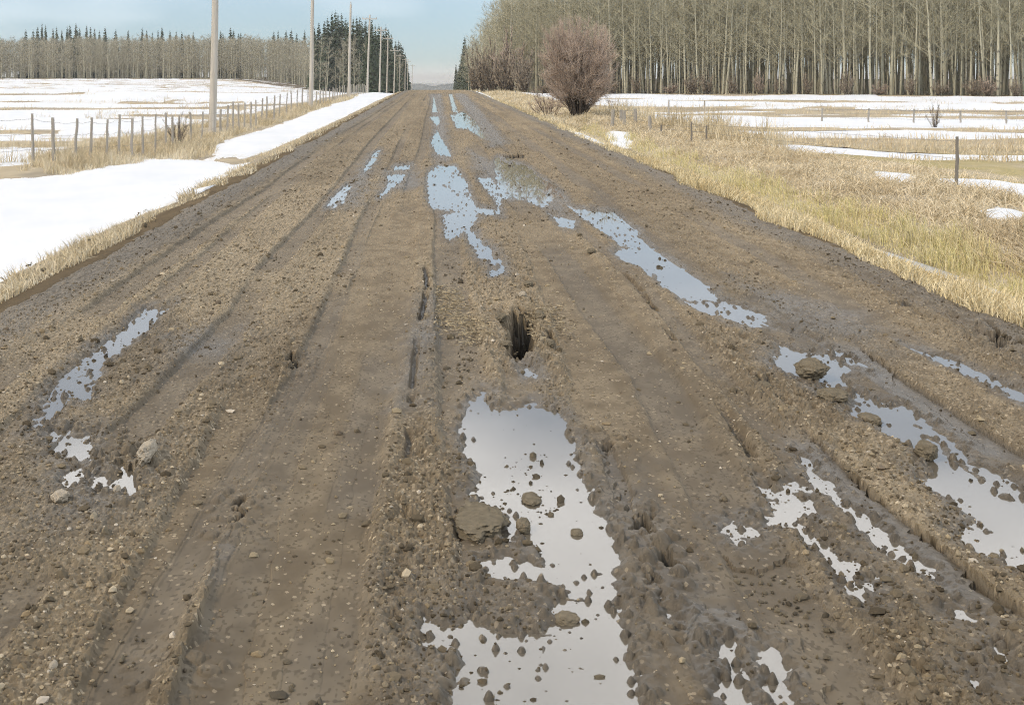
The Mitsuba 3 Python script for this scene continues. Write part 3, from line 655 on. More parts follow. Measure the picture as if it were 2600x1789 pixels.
GC = None
solid('mud_clod', 'C3', (420, 750), 1, .125, .24, .042, 'clod_mat', 'broad flat mud clod on the left rim of the near centre puddle', 'clod', .32, GC, .55)
solid('stone', 'C3', (640, 770), 2, .035, .06, .04, 'clod_mat', 'upright brown stone in the near centre puddle beside the broad flat clod', 'stone', .2, GC)
solid('stone', 'C3', (905, 785), 3, .030, .035, .02, 'clod_mat', 'brown stone alone in the middle of the near centre puddle', 'stone', .25, GC)
solid('mud_clod', 'C3', (680, 620), 4, .05, .10, .022, 'clod_mat', 'low clod islet in the upper half of the near centre puddle', 'clod', .3, GC)
solid('mud_clod', 'C3', (850, 1205), 5, .05, .06, .022, 'clod_mat', 'low clod islet in the lower half of the near centre puddle', 'clod', .3, GC)
solid('mud_clod', 'C4', (460, 170), 6, .105, .14, .075, 'clod_mat', 'pyramid-like brown clod standing in the small right puddle', 'clod', .15, GC, .35)
solid('mud_clod', 'C4', (560, 275), 7, .10, .14, .04, 'clod_mat', 'flat clod just below the small right puddle with a dark underside', 'clod', .25, GC)
solid('mud_clod', 'C4', (980, 525), 8, .060, .08, .055, 'clod_mat', 'round brown clod at the narrow place of the widest white puddle', 'clod', .15, GC)
solid('mud_clod', 'C4', (725, 360), 9, .06, .12, .03, 'clod_mat', 'muddy clod at the upper left end of the widest white puddle', 'clod', .3, GC)
solid('stone', 'C4', (1285, 968), 10, .022, .03, .02, 'clod_mat', 'small round stone at the lower edge of the widest white puddle', 'stone', .25, GC)
solid('stone', 'C5', (300, 1420), 11, .045, .06, .032, 'stone_mat', 'pale angular stone near the left edge below the mottled puddle', 'stone', .2, GC, .4)
solid('stone', 'C5', (890, 1165), 12, .045, .16, .05, 'stone_mat', 'pale tan chunk of dry soil beside the left hole', 'stone', .3, GC, .4)
solid('stone', 'C5', (685, 1375), 13, .018, .03, .025, 'stone_mat', 'small white stone on the near rim of the left hole', 'stone', .2, GC)
solid('stone', 'Z1', (780, 660), 14, .042, .09, .035, 'stone_mat', 'rounded tan stone on the far rim of the big dark hole', 'stone', .25, GC)
solid('mud_clod', 'Z1', (480, 900), 21, .05, .10, .035, 'clod_mat', 'jagged clod on the left rim of the big dark hole', 'clod', .25, GC, .5)
solid('mud_clod', 'Z1', (1010, 900), 22, .045, .12, .04, 'clod_mat', 'jagged clod on the right rim of the big dark hole', 'clod', .25, GC, .5)
solid('mud_clod', 'Z1', (1150, 1330), 23, .04, .09, .03, 'clod_mat', 'small clod to the right below the big dark hole', 'clod', .25, GC, .5)
solid('mud_clod', 'Z1', (560, 1290), 24, .05, .08, .03, 'clod_mat', 'small clod on the near left rim of the big dark hole', 'clod', .3, GC, .5)
solid('mud_clod', 'Z1', (860, 470), 25, .045, .11, .03, 'clod_mat', 'small clod beyond the tan stone at the big dark hole', 'clod', .3, GC, .5)
solid('stone', 'E', (240, 1095), 15, .014, .03, .014, 'stone_mat', 'pale elongated pebble in the bottom left corner', 'stone', .2, GC)
solid('stone', 'C', (1535, 478), 16, .03, .05, .025, 'stone_mat', 'single white stone on the gravelly left half of the road', 'stone', .2, GC)
solid('mud_clod', 'D', (1340, 575), 17, .05, .16, .03, 'clod_mat', 'small clod on the smooth track left of the long blue puddle', 'clod', .3, GC)
solid('mud_clod', 'D', (1730, 870), 18, .06, .10, .03, 'clod_mat', 'dark-edged clod left of the small right puddle', 'clod', .3, GC)

# gravel: stones nobody could count
def pebbles(key, label, n, seed, y1, pal_, prob, keepf, size, cat, flat=.75):
    r_ = np.random.default_rng(seed)
    v_ = F * EYE / np.exp(r_.uniform(math.log(3.9), math.log(y1), n)) + V0
    y = F * EYE / (v_ - V0)
    x = r_.uniform(np.maximum(-4.1, (-60 - U0) * y / F), np.minimum(4.5, (1090 - U0) * y / F))
    z, w_, gv = road(x, y)
    z = np.maximum(z, np.where((x < -3.4) | (x > 4.3), land(x, y), -9))
    ok_ = keepf(x, y, z, w_, gv, r_)
    x, y, z, w_ = x[ok_], y[ok_], z[ok_], w_[ok_]
    r = size(r_, len(x)) * (1 + np.minimum(y, 40) * .022)
    ic = trimesh.creation.icosahedron()
    iv, jf = np.array(ic.vertices), np.array(ic.faces)
    jit = iv[None] * (1 + .7 * (r_.random((len(x), len(iv), 1)) - .5))
    V = jit * (r[:, None] * r_.uniform(.65, 1.45, (len(x), 3)) * [1, 1, flat])[:, None] + np.stack([x, y, np.maximum(z, ZW - .004) + .25 * r], 1)[:, None]
    c = np.array(pal_)[r_.choice(len(pal_), len(x), p=prob)] * r_.uniform(.75, 1.15, (len(x), 1))
    c = c * np.where(w_ > .4, .75, 1)[:, None]
    put(key, (V.reshape(-1, 3), ((np.arange(len(x)) * len(iv))[:, None, None] + jf[None]).reshape(-1, 3)), 'vc_mat', label, cat, kind='stuff', color=np.repeat(c, len(iv), 0))


pebbles('gravel', 'loose tan gravel strewn over the mud road', 130000, 11, 60,
        [(.30, .25, .17), (.42, .36, .26), (.23, .19, .13), (.17, .14, .105), (.50, .45, .37), (.27, .215, .14)], [.27, .17, .22, .18, .06, .10],
        lambda x, y, z, w_, gv, r_: (r_.random(len(x)) < (.10 + .95 * gv - .2 * np.clip(w_, 0, 1)) * sstep(60, 14, y)) & (w_ < 1) & (z > ZW - .004),
        lambda r_, n: np.minimum(.0026 * r_.pareto(2.8, n) + .0030, .017), 'gravel')
pebbles('mud_crumbs', 'crumbs and small lumps of brown mud lying all over the road', 56000, 12, 60,
        [(.125, .104, .073), (.155, .13, .092), (.10, .083, .059), (.19, .16, .113)], [.35, .3, .2, .15],
        lambda x, y, z, w_, gv, r_: (r_.random(len(x)) < (.14 + .5 * sstep(.46, .6, fb(x * 1.1, y * .5, 3, 13))) * sstep(60, 12, y) * np.clip(gv / .16, .12, 1)) & (w_ < 1.2) & (z > ZW - .004),
        lambda r_, n: np.minimum(.0036 * r_.pareto(2.9, n) + .0042, .021), 'mud')
pebbles('puddle_crumbs', 'small clods sticking out of the puddles', 70000, 14, 24,
        [(.125, .108, .08), (.16, .138, .10), (.10, .088, .068)], [.4, .35, .25],
        lambda x, y, z, w_, gv, r_: (r_.random(len(x)) < (.025 + .26 * (fb(x * 2.2, y * .8, 3, 15) > .56)) * sstep(24, 9, y)) & (w_ < 1.2) & (z <= ZW - .002),
        lambda r_, n: np.minimum(.0034 * r_.pareto(2.6, n) + .0042, .020), 'mud', .9)


def straws(name, poly, sy, n, length, label, z0=.006, colA=(.26, .215, .145), colB=(.44, .38, .265), width=.006, seed=1):
    r_ = np.random.default_rng(seed)
    lo, hi_ = poly.min(0), poly.max(0)
    pt = r_.uniform(lo, hi_, (n * 4, 2))
    d = sdist(poly, sy, pt[:, 0], pt[:, 1])
    pt = pt[(d < .05 * r_.normal(size=len(d)))][:n]
    z = np.maximum(road(pt[:, 0], pt[:, 1])[0], ZW)
    a = r_.uniform(0, 2 * np.pi, len(pt)); l = length * r_.uniform(.4, 1.2, len(pt))
    dd = np.stack([np.cos(a) * l, np.sin(a) * l * 1.6, r_.uniform(-.1, .35, len(pt)) * l], 1)
    b = np.column_stack([pt, z + z0])
    v, f = ribbons(b - dd / 2 * [1, 1, .2], b + dd / 2, r_.normal(size=(len(pt), 3)) * l[:, None] * [.12, .12, .05], np.full(len(pt), width), r_)
    c = np.array(colA) + (np.array(colB) - colA) * r_.random((len(pt), 1))
    return v, f, np.repeat(c, 5, 0)


sp = [straws('s', g('D', [(985, 640), (1040, 650), (1055, 700), (1110, 730), (1110, 770), (1060, 780), (1040, 740), (985, 740)]), .3, 1100, .055, '', seed=3, width=.008),
      straws('s', g('D', [(1190, 690), (1280, 690), (1290, 760), (1210, 780)]), .3, 350, .045, '', seed=4, width=.008)]
o = len(sp[0][0])
put('straw_litter', (np.vstack([sp[0][0], sp[1][0]]), np.vstack([sp[0][1], sp[1][1] + o])), 'vc_mat', 'flattened pale straw around the big dark hole in the road', 'straw', kind='stuff', color=np.vstack([sp[0][2], sp[1][2]]))


# ------------------------------------------------------------------ grass
def grass(key, label, pts, height, lean, palette, width, seed, snowmax=None, droop=.35, z_off=-.02):
    r_ = np.random.default_rng(seed)
    x, y = pts[:, 0], pts[:, 1]
    if snowmax is not None:
        kp = snow_at(x, y) < snowmax; x, y = x[kp], y[kp]
    n = len(x)
    z = ground_z(x, y) + z_off
    h_ = (height if np.isscalar(height) else height[:n]) * r_.uniform(.45, 1.25, n)
    h_ = h_ * (.45 + 1.25 * sstep(.3, .7, fb(x * 1.3, y * .8, 3, seed + 5)))
    a = r_.normal(lean[0], lean[2], n); tilt = np.clip(r_.normal(lean[1], .35, n), -1.2, 1.35)
    dirn = np.stack([np.cos(a) * np.sin(tilt), np.sin(a) * np.sin(tilt), np.cos(tilt)], 1)
    b = np.stack([x, y, z], 1)
    tip = b + dirn * h_[:, None]
    bend = np.stack([-np.cos(a), -np.sin(a), 0 * a + .6], 1) * (droop * h_ * .3)[:, None]
    v, f = ribbons(b, tip, bend, width * (1 + y * .02) * r_.uniform(.7, 1.3, n), r_)
    pal_ = np.array(palette)
    patch = fb(x * .8, y * .5, 3, seed)
    ci = np.clip(((patch - .5) * 2.2 + .5 + r_.normal(0, .28, n)), 0, .999) * len(pal_)
    c = pal_[ci.astype(int)] * r_.uniform(.8, 1.12, (n, 1))
    put(key, (v, f), 'vc_mat', label, 'grass', kind='stuff', color=np.repeat(c, 5, 0))


def scatter(n, y0, y1, xa, xb, seed, cond=None):
    """points between the lines xa(y), xb(y), denser nearby"""
    r_ = np.random.default_rng(seed)
    y = 1 / r_.uniform(1 / y1, 1 / y0, n)
    x = xa(y) + (xb(y) - xa(y)) * r_.random(n)
    p_ = np.stack([x, y], 1)
    return p_ if cond is None else p_[cond(x, y)]


tanp = [(.44, .37, .24), (.55, .47, .32), (.64, .56, .40), (.70, .63, .48)]
yelp = [(.56, .455, .26), (.64, .545, .335), (.71, .62, .40), (.74, .65, .45)]
grnp = [(.62, .54, .33), (.56, .50, .26), (.54, .50, .25), (.64, .58, .37)]
matp = [(.46, .385, .26), (.56, .48, .335), (.63, .55, .39), (.68, .60, .45)]
k = lambda c: (lambda y: c + 0 * y)
wob = lambda c, a, s_: (lambda y: c + a * (fb(y * .35, y * 0, 3, s_) - .5))
grass('verge_grass', 'short straw-yellow grass strip along the right road edge', scatter(34000, 8, 150, wob(4.4, 1.1, 81), k(5.6), 82), .15, (-.3, .5, 1.5), yelp, .008, 83, snowmax=.3)
grass('ditch_grass', 'taller yellow-green grass along the far bank of the right ditch', scatter(14000, 10, 60, k(6.15), wob(6.9, .5, 84), 85), .20, (2.0, .25, 1.2), grnp, .008, 86, snowmax=.3)
grass('bank_grass', 'matted tan grass covering the bank right of the ditch', scatter(64000, 12, 75, k(6.7), lambda y: 9.6 + 2.6 * sstep(42, 26, y) + 1.2 * (fb(y * .4, y * 0, 3, 87) - .5), 88), .21, (1.0, 1.05, 1.7), matp, .010, 89, snowmax=.05)
grass('bank_grass_001', 'pale tan grass between the road and the big bare bush', scatter(16000, 55, 190, wob(5.0, .5, 90), lambda y: np.minimum(9.5, 4.9 + (y - 50) * .2), 91), .30, (1.0, .7, 1.6), tanp, .012, 92, snowmax=.15)
labels['bank_grass_001']['label'] = 'pale tan grass beyond the big bare bush on the right'
grass('fence_line_grass', 'tall tan grass at the foot of the right roadside fence', scatter(5000, 38, 72, lambda y: 8.9 + 0 * y, lambda y: 10.2 + 0 * y, 93, lambda x, y: fb(x * .6, y * .5, 2, 94) > .46), .62, (0, .15, 1.5), tanp, .011, 95)
grass('left_verge_grass', 'sparse tan grass fringe along the left road edge', scatter(24000, 8, 150, lambda y: -4.2 - .55 * np.exp(-((y - 13) / 4) ** 2) - 1.1 * np.exp(-((y - 35) / 8) ** 2), wob(-3.62, .5, 96), 97, lambda x, y: fb(x * 1.1, y * .45, 3, 108) > .49), .12, (2.6, .5, 1.2), tanp, .008, 98, snowmax=.35)
grass('left_fence_grass', 'pale tan grass tufts along the foot of the left fence', scatter(26000, 30, 160, lambda y: -11.6 + .03 * (y - 30), lambda y: -7.8 + 1.0 * np.exp(-((y - 40) / 5) ** 2), 99, lambda x, y: fb(x * .55, y * .25, 3, 100) > .45), .27, (0, .3, 1.8), tanp, .010, 101, snowmax=.62)
grass('field_stubble', 'tan stubble and dry weeds sticking out of the left snow field', scatter(14000, 36, 260, lambda y: -.42 * y, lambda y: -10.5 + 0 * y, 102, lambda x, y: fb(x * .2, y * .22, 3, 103) > .52), .28, (0, .2, 2), matp, .012, 104, snowmax=.35)
grass('field_stubble_001', 'grey-tan stubble streaks across the right field', scatter(16000, 36, 170, lambda y: 10.5 + 0 * y, lambda y: .5 * y + 2, 105, lambda x, y: fb(x * .15, y * .25, 3, 106) > .45), .22, (0, .2, 2), matp, .012, 107, snowmax=.2)

# ------------------------------------------------------------------ fences and poles
rng = np.random.default_rng(8)


def post_mesh(x, y, z, h_, r_, lean=(0, 0), seed=0, sides=7):
    r2 = np.random.default_rng(seed)
    n = 6
    t = np.linspace(0, 1, n)
    pts = np.stack([x + lean[0] * t * h_ + r2.normal(0, .006, n), y + lean[1] * t * h_, z - .15 + t * (h_ + .15)], 1)
    return tube(pts, r_ * (1.08 - .16 * t) * r2.uniform(.93, 1.07, n), sides)


# left fence: the post feet as they stand in the photograph
lx = [(75, 374), (122, 371), (170, 366), (205, 361), (240, 359), (268, 356), (298, 350), (324, 346), (352, 341), (376, 330), (392, 326), (405, 322), (432, 317), (457, 311), (500, 300), (514, 298), (527, 296), (541, 292), (553, 290), (567, 283), (579, 281), (592, 274), (604, 270), (620, 268), (632, 262), (648, 258), (660, 252), (672, 247), (684, 244), (697, 240)]
lt = [257, 266, 268, 266, 270, 259, 267, 262, 258, 255, 262, 262, 254, 252, 247, 238, 230, 234, 232, 230, 226, 222, 218, 216, 213, 210, 205, 203, 200, 197]
tag('wire_fence', 'weathered grey post and wire fence along the left ditch', 'fence')
feet = []
for i, ((xd, yd), td) in enumerate(zip(lx, lt)):
    x, y = G([(xd, yd)], -.42)[0]
    x = max(min(x, -8.2), -12)
    y = 3000 * x / (xd - 985)
    z = float(ground_z([x], [y])[0])
    h_ = float(np.clip((167 - td) * y / 3000 + EYE - z, .95, 1.5))
    r_ = float(rng.uniform(.030, .050))
    put('wire_fence__post' + (f'_{i:03d}' if i else ''), post_mesh(x, y, z, h_, r_, (rng.normal(.02, .02), rng.normal(0, .03)), i), 'wood_mat', smooth=50)
    feet.append((x, y, z, h_))
x, y, z, h_ = feet[-1]
i = len(lx)
while y < 165:
    y += 1.9 + rng.uniform(-.2, .3) + .01 * y
    z = float(ground_z([-8.6], [y])[0])
    put(f'wire_fence__post_{i:03d}', post_mesh(-8.8, y, z, 1.2 * rng.uniform(.9, 1.1), .05, (rng.normal(.02, .03), 0), i), 'wood_mat', smooth=50)
    feet.append((-8.8, y, z, 1.15)); i += 1
feet = sorted(feet, key=lambda t_: t_[1])
feet = [(feet[0][0] - 1.2, feet[0][1] - 1.5, feet[0][2], feet[0][3])] + feet
for w, fr in enumerate((.32, .62, .9)):
    pts = []
    for a_, b_ in zip(feet, feet[1:]):
        for t_ in (0, .5):
            c = [a_[j] + (b_[j] - a_[j]) * t_ for j in range(4)]
            pts.append((c[0], c[1], c[2] + c[3] * fr - .03 * (t_ > 0)))
    put('wire_fence__wire' + (f'_{w:03d}' if w else ''), tube(pts, .004, 4), 'wire_mat')

# right fence along the road
tag('wire_fence_001', 'sparse roadside fence of thin posts right of the road, one dark post nearest', 'fence')
rx = [(2167, 432, 309, 's'), (1600, 327, 284, 's'), (1566, 334, 275, 's'), (1498, 312, 282, 's'), (1440, 286, 246, 'w'), (1415, 290, 250, 'w'), (1386, 290, 247, 'w'), (1408, 284, 248, 'w'), (1472, 300, 262, 'w'), (1700, 352, 300, 's')]
rx = rx[:-1]
feet = []
for i, (xd, yd, td, kind) in enumerate(rx):
    x, y = G([(xd, yd)], -.36)[0]
    z = float(ground_z([x], [y])[0])
    h_ = (167 - td) * y / 3000 + EYE - z
    lean = (.02, 0) if kind == 's' else (rng.normal(0, .04), rng.normal(0, .03))
    put('wire_fence_001__post' + (f'_{i:03d}' if i else ''), post_mesh(x, y, z, h_, .033 if i == 0 else .030 if kind == 's' else .075, lean, 40 + i), 'steel_post_mat' if kind == 's' else 'wood_mat', smooth=50)
    feet.append((x, y, z, h_))
feet = sorted(feet, key=lambda t_: t_[1])
for w, fr in enumerate((.55, .9)):
    put('wire_fence_001__wire' + (f'_{w:03d}' if w else ''), tube([(a_[0], a_[1], a_[2] + a_[3] * fr) for a_ in feet], .0035, 4), 'wire_mat')

# cross fence in the right field
tag('wire_fence_002', 'low fence crossing the right snow field with a dark top strand', 'fence')
fx = [(1515, 268, 226), (1597, 262, 228), (1862, 282, 244), (1967, 284, 245), (2070, 285, 247), (2176, 286, 250), (2280, 288, 250), (2390, 290, 252)]
feet = []
for i, (xd, yd, td) in enumerate(fx):
    x, y = G([(xd, yd)], -.6)[0]
    z = float(ground_z([x], [y])[0])
    h_ = (167 - td) * y / 3000 + EYE - z
    put('wire_fence_002__post' + (f'_{i:03d}' if i else ''), post_mesh(x, y, z, h_, .045, (rng.normal(0, .02), 0), 60 + i), 'wood_mat', smooth=50)
    feet.append((x, y, z, h_))
feet = sorted(feet[2:], key=lambda t_: t_[0])
for w, fr in enumerate((.35, .65, .92)):
    put('wire_fence_002__wire' + (f'_{w:03d}' if w else ''), tube([(a_[0], a_[1] - .06, a_[2] + a_[3] * fr) for a_ in feet], .012 if fr > .9 else .005, 4), 'wire_mat')

# utility poles
ORD = ['nearest', 'second', 'third', 'fourth', 'fifth', 'sixth', 'seventh', 'eighth', 'ninth', 'tenth', 'eleventh']
PY = [51.7, 93, 135, 177.5, 212, 246, 290, 330, 395, 428, 512]
PB = [480, 703, 790, 832, 860, 876, 892, 904, 917, 923, 933]
PT = [486.5, 708.5, 794.5, 837.6, 863, 879, 895, 906.5, 918.5, 924, 934]
for i, (y, b0, b1) in enumerate(zip(PY, PB, PT)):
    key = 'utility_pole' + (f'_{i:03d}' if i else '')
    x0 = (b0 - 985) * y / 3000
    z0 = float(ground_z([x0], [y])[0])
    top = [10.4, 10.2, 8.95, 9.8, 9.4, 9.0, 7.5, 6.9, 6.6, 6.4, 5.5][i]
    tv = 167 - (top - EYE) * 3000 / y
    vis = max(0.0, tv)
    lean = (b1 - b0) / 3000 * y / max((305 if i == 0 else 167 + 3000 * (EYE - z0) / y) - vis, 1) / y * 3000
    t_ = np.linspace(0, 1, 9)
    hgt = top - z0
    pts = np.stack([x0 + lean * hgt * t_ + .02 * np.sin(t_ * 5 + i), np.full(9, y), z0 - .3 + t_ * (hgt + .3)], 1)
    tag(key, f'{ORD[i]} wooden utility pole from the camera in the row left of the road', 'utility pole', 'utility poles along the left side of the road')
    put(key + '__shaft', tube(pts, .155 - .055 * t_, 12), 'pole_mat', smooth=50)
    if i != 2:
        az = top - .55
        ax = x0 + lean * (az - z0)
        bx = trimesh.creation.box((2.0 if i > 2 else 2.2, .11, .13)); bx.apply_translation([ax, y - .18, az])
        put(key + '__crossarm', bx, 'pole_mat')
        for j, o_ in enumerate((-.9, -.35, .9)):
            c = trimesh.creation.cylinder(.045, .2, sections=8); c.apply_translation([ax + o_, y - .18, az + .165])
            put(key + '__insulator' + (f'_{j:03d}' if j else ''), c, 'pole_mat')
    else:
        c = trimesh.creation.cylinder(.05, .3, sections=8); c.apply_translation([pts[-1][0], y, top + .15])
        put(key + '__insulator', c, 'pole_mat')

# ------------------------------------------------------------------ trees


def branchlets(pts, dirs, lens, n, spread, length, width, r_):
    """n thin triangles springing from along the given limbs"""
    i = r_.integers(0, len(pts), n)
    t_ = r_.uniform(.15, 1, n) ** .7
    b = pts[i] + dirs[i] * (lens[i] * t_)[:, None]
    d = dirs[i] + r_.normal(0, spread, (n, 3)) + [0, 0, .35]
    d /= np.linalg.norm(d, axis=1, keepdims=True)
    tip = b + d * (length * r_.uniform(.5, 1.3, n))[:, None]
    return ribbons(b, tip, r_.normal(0, .05 * length, (n, 3)), width * r_.uniform(.7, 1.3, n), r_)


def aspen(seed, h_, rad, limbs=26, twigs=330, tw=.028, lo=.38):
    r_ = np.random.default_rng(seed)
    n = 10
    t_ = np.linspace(0, 1, n)
    lean = r_.normal(0, .03, 2)
    px = lean[0] * h_ * t_ + np.cumsum(r_.normal(0, .05, n)) * .7
    py = lean[1] * h_ * t_ + np.cumsum(r_.normal(0, .05, n)) * .7
    px -= px[0]; py -= py[0]
    trunk = tube(np.stack([px, py, t_ * h_ - .2], 1), rad * (1 - .9 * t_ ** 1.1) + .008, 6, cap=False)
    zt = lo + (1 - lo) * r_.uniform(0, 1, limbs) ** .8 * .97
    st_ = np.stack([np.interp(zt, t_, px), np.interp(zt, t_, py), zt * h_ - .2], 1)
    a = r_.uniform(0, 2 * np.pi, limbs); up = r_.uniform(.35, 1.0, limbs)
    d = np.stack([np.cos(a) * np.cos(up), np.sin(a) * np.cos(up), np.sin(up)], 1)
    ln = h_ * (.05 + .15 * (1 - zt) / (1 - lo) + .02 * r_.random(limbs)) * r_.uniform(.6, 1.2, limbs)
    parts = []
    for s_, dd, l in zip(st_, d, ln):
        parts.append(tube([s_, s_ + dd * l * .5 + [0, 0, .0], s_ + dd * l + [0, 0, .12 * l]], [rad * .22, rad * .13, .008], 3, cap=False))
    parts.append(branchlets(st_, d, ln, twigs, .55, h_ * .065, tw, r_))
    return trunk, join(parts)


def spruce(seed, h_, wid, n=1000):
    r_ = np.random.default_rng(seed)
    trunk = tube([(0, 0, -.2), (0, 0, h_ * .5), (0, 0, h_ * .97)], [h_ * .012, h_ * .008, .01], 6, cap=False)
    zt = 1 - r_.random(n) ** .62 * .96
    tier = np.round(zt * 26) / 26 + r_.normal(0, .014, n)
    zt = np.clip(tier, .05, 1)
    a = r_.uniform(0, 2 * np.pi, n)
    R = wid * (1 - zt) ** .8 * r_.uniform(.55, 1.15, n) * (1 + .25 * np.sin(a * 2 + seed)) + .1
    b = np.stack([0 * a, 0 * a, zt * h_], 1)
    tip = np.stack([np.cos(a) * R, np.sin(a) * R, zt * h_ - R * r_.uniform(.15, .5, n)], 1)
    side = np.stack([-np.sin(a), np.cos(a), 0 * a], 1) * (R * r_.uniform(.22, .4, n))[:, None]
    mid = b * .45 + tip * .55 + [0, 0, .0]
    v = np.stack([b, mid - side + [0, 0, -.12], tip, mid + side + [0, 0, -.12], mid + np.stack([0 * R, 0 * R, .12 * R], 1)], 1).reshape(-1, 3)
    kx = (np.arange(n) * 5)[:, None]
    f = np.concatenate([kx + [[0, 1, 4]], kx + [[1, 2, 4]], kx + [[2, 3, 4]], kx + [[3, 0, 4]]])
    return trunk, (v, f)


AV, SV = 7, 5
for i in range(AV):
    tk, cr = aspen(100 + i, 15.0 + 1.0 * math.sin(i * 2.1), .085 + .03 * (i % 3), 34, 520, .022, .22)
    scene[f'aspen_kind_{i}'] = {'type': 'shapegroup', 'trunk': mikit.ply(tk, 'aspen_bark_mat', smooth=True), 'crown': mikit.ply(cr, 'twig_mat')}
    tk, cr = aspen(150 + i, 15.5, .13, 26, 420, .04, .10)
    scene[f'far_aspen_kind_{i}'] = {'type': 'shapegroup', 'trunk': mikit.ply(tk, 'aspen_bark_mat', smooth=True), 'crown': mikit.ply(cr, 'far_twig_mat')}
for i in range(SV):
    tk, cr = spruce(200 + i, 15.0, 2.1 + .3 * (i % 3))
    scene[f'spruce_kind_{i}'] = {'type': 'shapegroup', 'trunk': mikit.ply(tk, 'spruce_bark_mat', smooth=True), 'crown': mikit.ply(cr, 'spruce_mat')}


def inst(key, grp, x, y, s_, rz, sxy=1.0):
    z = float(ground_z([x], [y])[0])
    scene[key] = {'type': 'instance', 'to_world': T().translate([float(x), float(y), z]).rotate([0, 0, 1], float(rz)).scale([float(s_ * sxy), float(s_ * sxy), float(s_)]), 'group': {'type': 'ref', 'id': grp}}


_T = 'first second third fourth fifth sixth seventh eighth ninth tenth eleventh twelfth thirteenth fourteenth fifteenth sixteenth seventeenth eighteenth nineteenth'.split()


def ordinal(i):
    i += 1
    if i < 20: return _T[i - 1]
    t_ = ['twenty', 'thirty', 'forty'][i // 10 - 2]
    return {'twenty': 'twentieth', 'thirty': 'thirtieth', 'forty': 'fortieth'}[t_] if i % 10 == 0 else t_ + '-' + _T[i % 10 - 1]


def numbered(name, i):
    return name + (f'_{i:03d}' if i else '')


rng = np.random.default_rng(21)
# the right wood: a front running from the road's verge to the right, and a flank along the road
front = lambda x: np.interp(x, [8, 12, 18, 62, 140], [205, 196, 176, 141, 95])
na = 0
spots, back = [], []
x = 12.5
while x < 72:
    for row in range(3):
        xx_ = x + rng.uniform(-.35, .35)
        spots.append((xx_, front(xx_) + row * 1.4 + rng.uniform(0, 1.4)))
    x += rng.uniform(.75, 1.25)
spots = [p_ for j_, p_ in enumerate(spots) if j_ % 9 not in (2, 5)][:140]
fl_y = np.concatenate([np.arange(200, 330, 4.2), np.arange(332, 520, 9)])
for y in fl_y:
    spots.append((10.6 + rng.uniform(-.8, 1.6), y + rng.uniform(-1, 1)))
for (x, y) in spots:
    key = numbered('aspen_tree', na)
    inst(key, f'aspen_kind_{rng.integers(AV)}', x, y, rng.uniform(.9, 1.15), rng.uniform(0, 360), rng.choice([.6, .75, .9, 1.1, 1.35]))
    tag(key, 'bare pale aspen at the edge of the wood right of the road', 'tree', 'aspens at the edge of the right wood')
    na += 1
nb = 0
while nb < 1050:
    x = rng.uniform(11, 95)
    y = front(x) + 3.5 + rng.uniform(0, 1) ** 1.3 * 55
    nb += 1
    inst(f'aspen_wood__{nb:03d}', f'aspen_kind_{rng.integers(AV)}', x, y, rng.uniform(.9, 1.18), rng.uniform(0, 360), rng.uniform(.8, 1.2))
for y in np.arange(205, 520, 2.2):
    nb += 1
    inst(f'aspen_wood__{nb:03d}', f'aspen_kind_{rng.integers(AV)}', rng.uniform(13, 26), y, rng.uniform(.9, 1.15), rng.uniform(0, 360))
tag('aspen_wood', 'dense bare aspen wood behind the front trunks on the right', 'wood', kind='stuff')

# left wood: aspens with spruce tops, 300 to 420 m off
lfront = lambda x: np.interp(x, [-190, -60, -38, -28, -11], [405, 395, 370, 300, 292])
nl = 0
for x in np.arange(-150, -27, 1.9):
    key = numbered('aspen_tree', na + nl)
    xx_ = x + rng.uniform(-.7, .7)
    inst(key, f'far_aspen_kind_{rng.integers(AV)}', xx_, lfront(xx_) + rng.uniform(0, 3), rng.uniform(.72, .86), rng.uniform(0, 360))
    tag(key, 'distant bare aspen at the front of the wood beyond the left field', 'tree', 'aspens at the front of the left wood')
    nl += 1
nb = 0
while nb < 1500:
    x = rng.uniform(-185, -12)
    y = lfront(x) + 3 + rng.uniform(0, 1) * (60 if x < -38 else 160)
    nb += 1
    inst(f'far_aspen_wood__{nb:03d}', f'far_aspen_kind_{rng.integers(AV)}', x, y, rng.uniform(.72, .88), rng.uniform(0, 360))
tag('far_aspen_wood', 'far bare wood beyond the left snow field', 'wood', kind='stuff')
# spruces
sd = [(58, 66), (75, 66), (85, 58), (95, 50), (103, 55), (120, 62), (128, 60), (140, 66), (152, 58), (158, 55), (172, 52), (180, 60), (196, 56), (205, 58), (214, 62), (225, 66), (238, 60), (262, 66), (290, 66),
      (322, 62), (332, 66), (345, 70), (358, 66), (367, 60), (385, 66), (399, 69), (412, 70), (428, 76), (438, 70), (500, 66), (505, 72), (522, 60), (529, 66), (540, 74), (545, 72), (620, 70), (630, 66), (648, 68), (660, 64), (672, 72), (690, 66)]
ns_ = 0
for j, (xd, td) in enumerate(sorted(sd)):
    y = 432 + rng.uniform(0, 18)
    x = (xd - 985) * y / 3000
    z = float(ground_z([x], [y])[0])
    s_ = ((167 - td) * y / 3000 + EYE - z) / 15.0
    key = numbered('spruce_tree', ns_); ns_ += 1
    inst(key, f'spruce_kind_{rng.integers(SV)}', x, y, s_, rng.uniform(0, 360), rng.uniform(.75, 1.05))
    tag(key, f'{ordinal(j)} dark spruce from the left rising above the bare wood beyond the left field', 'tree', 'spruces in the left wood')
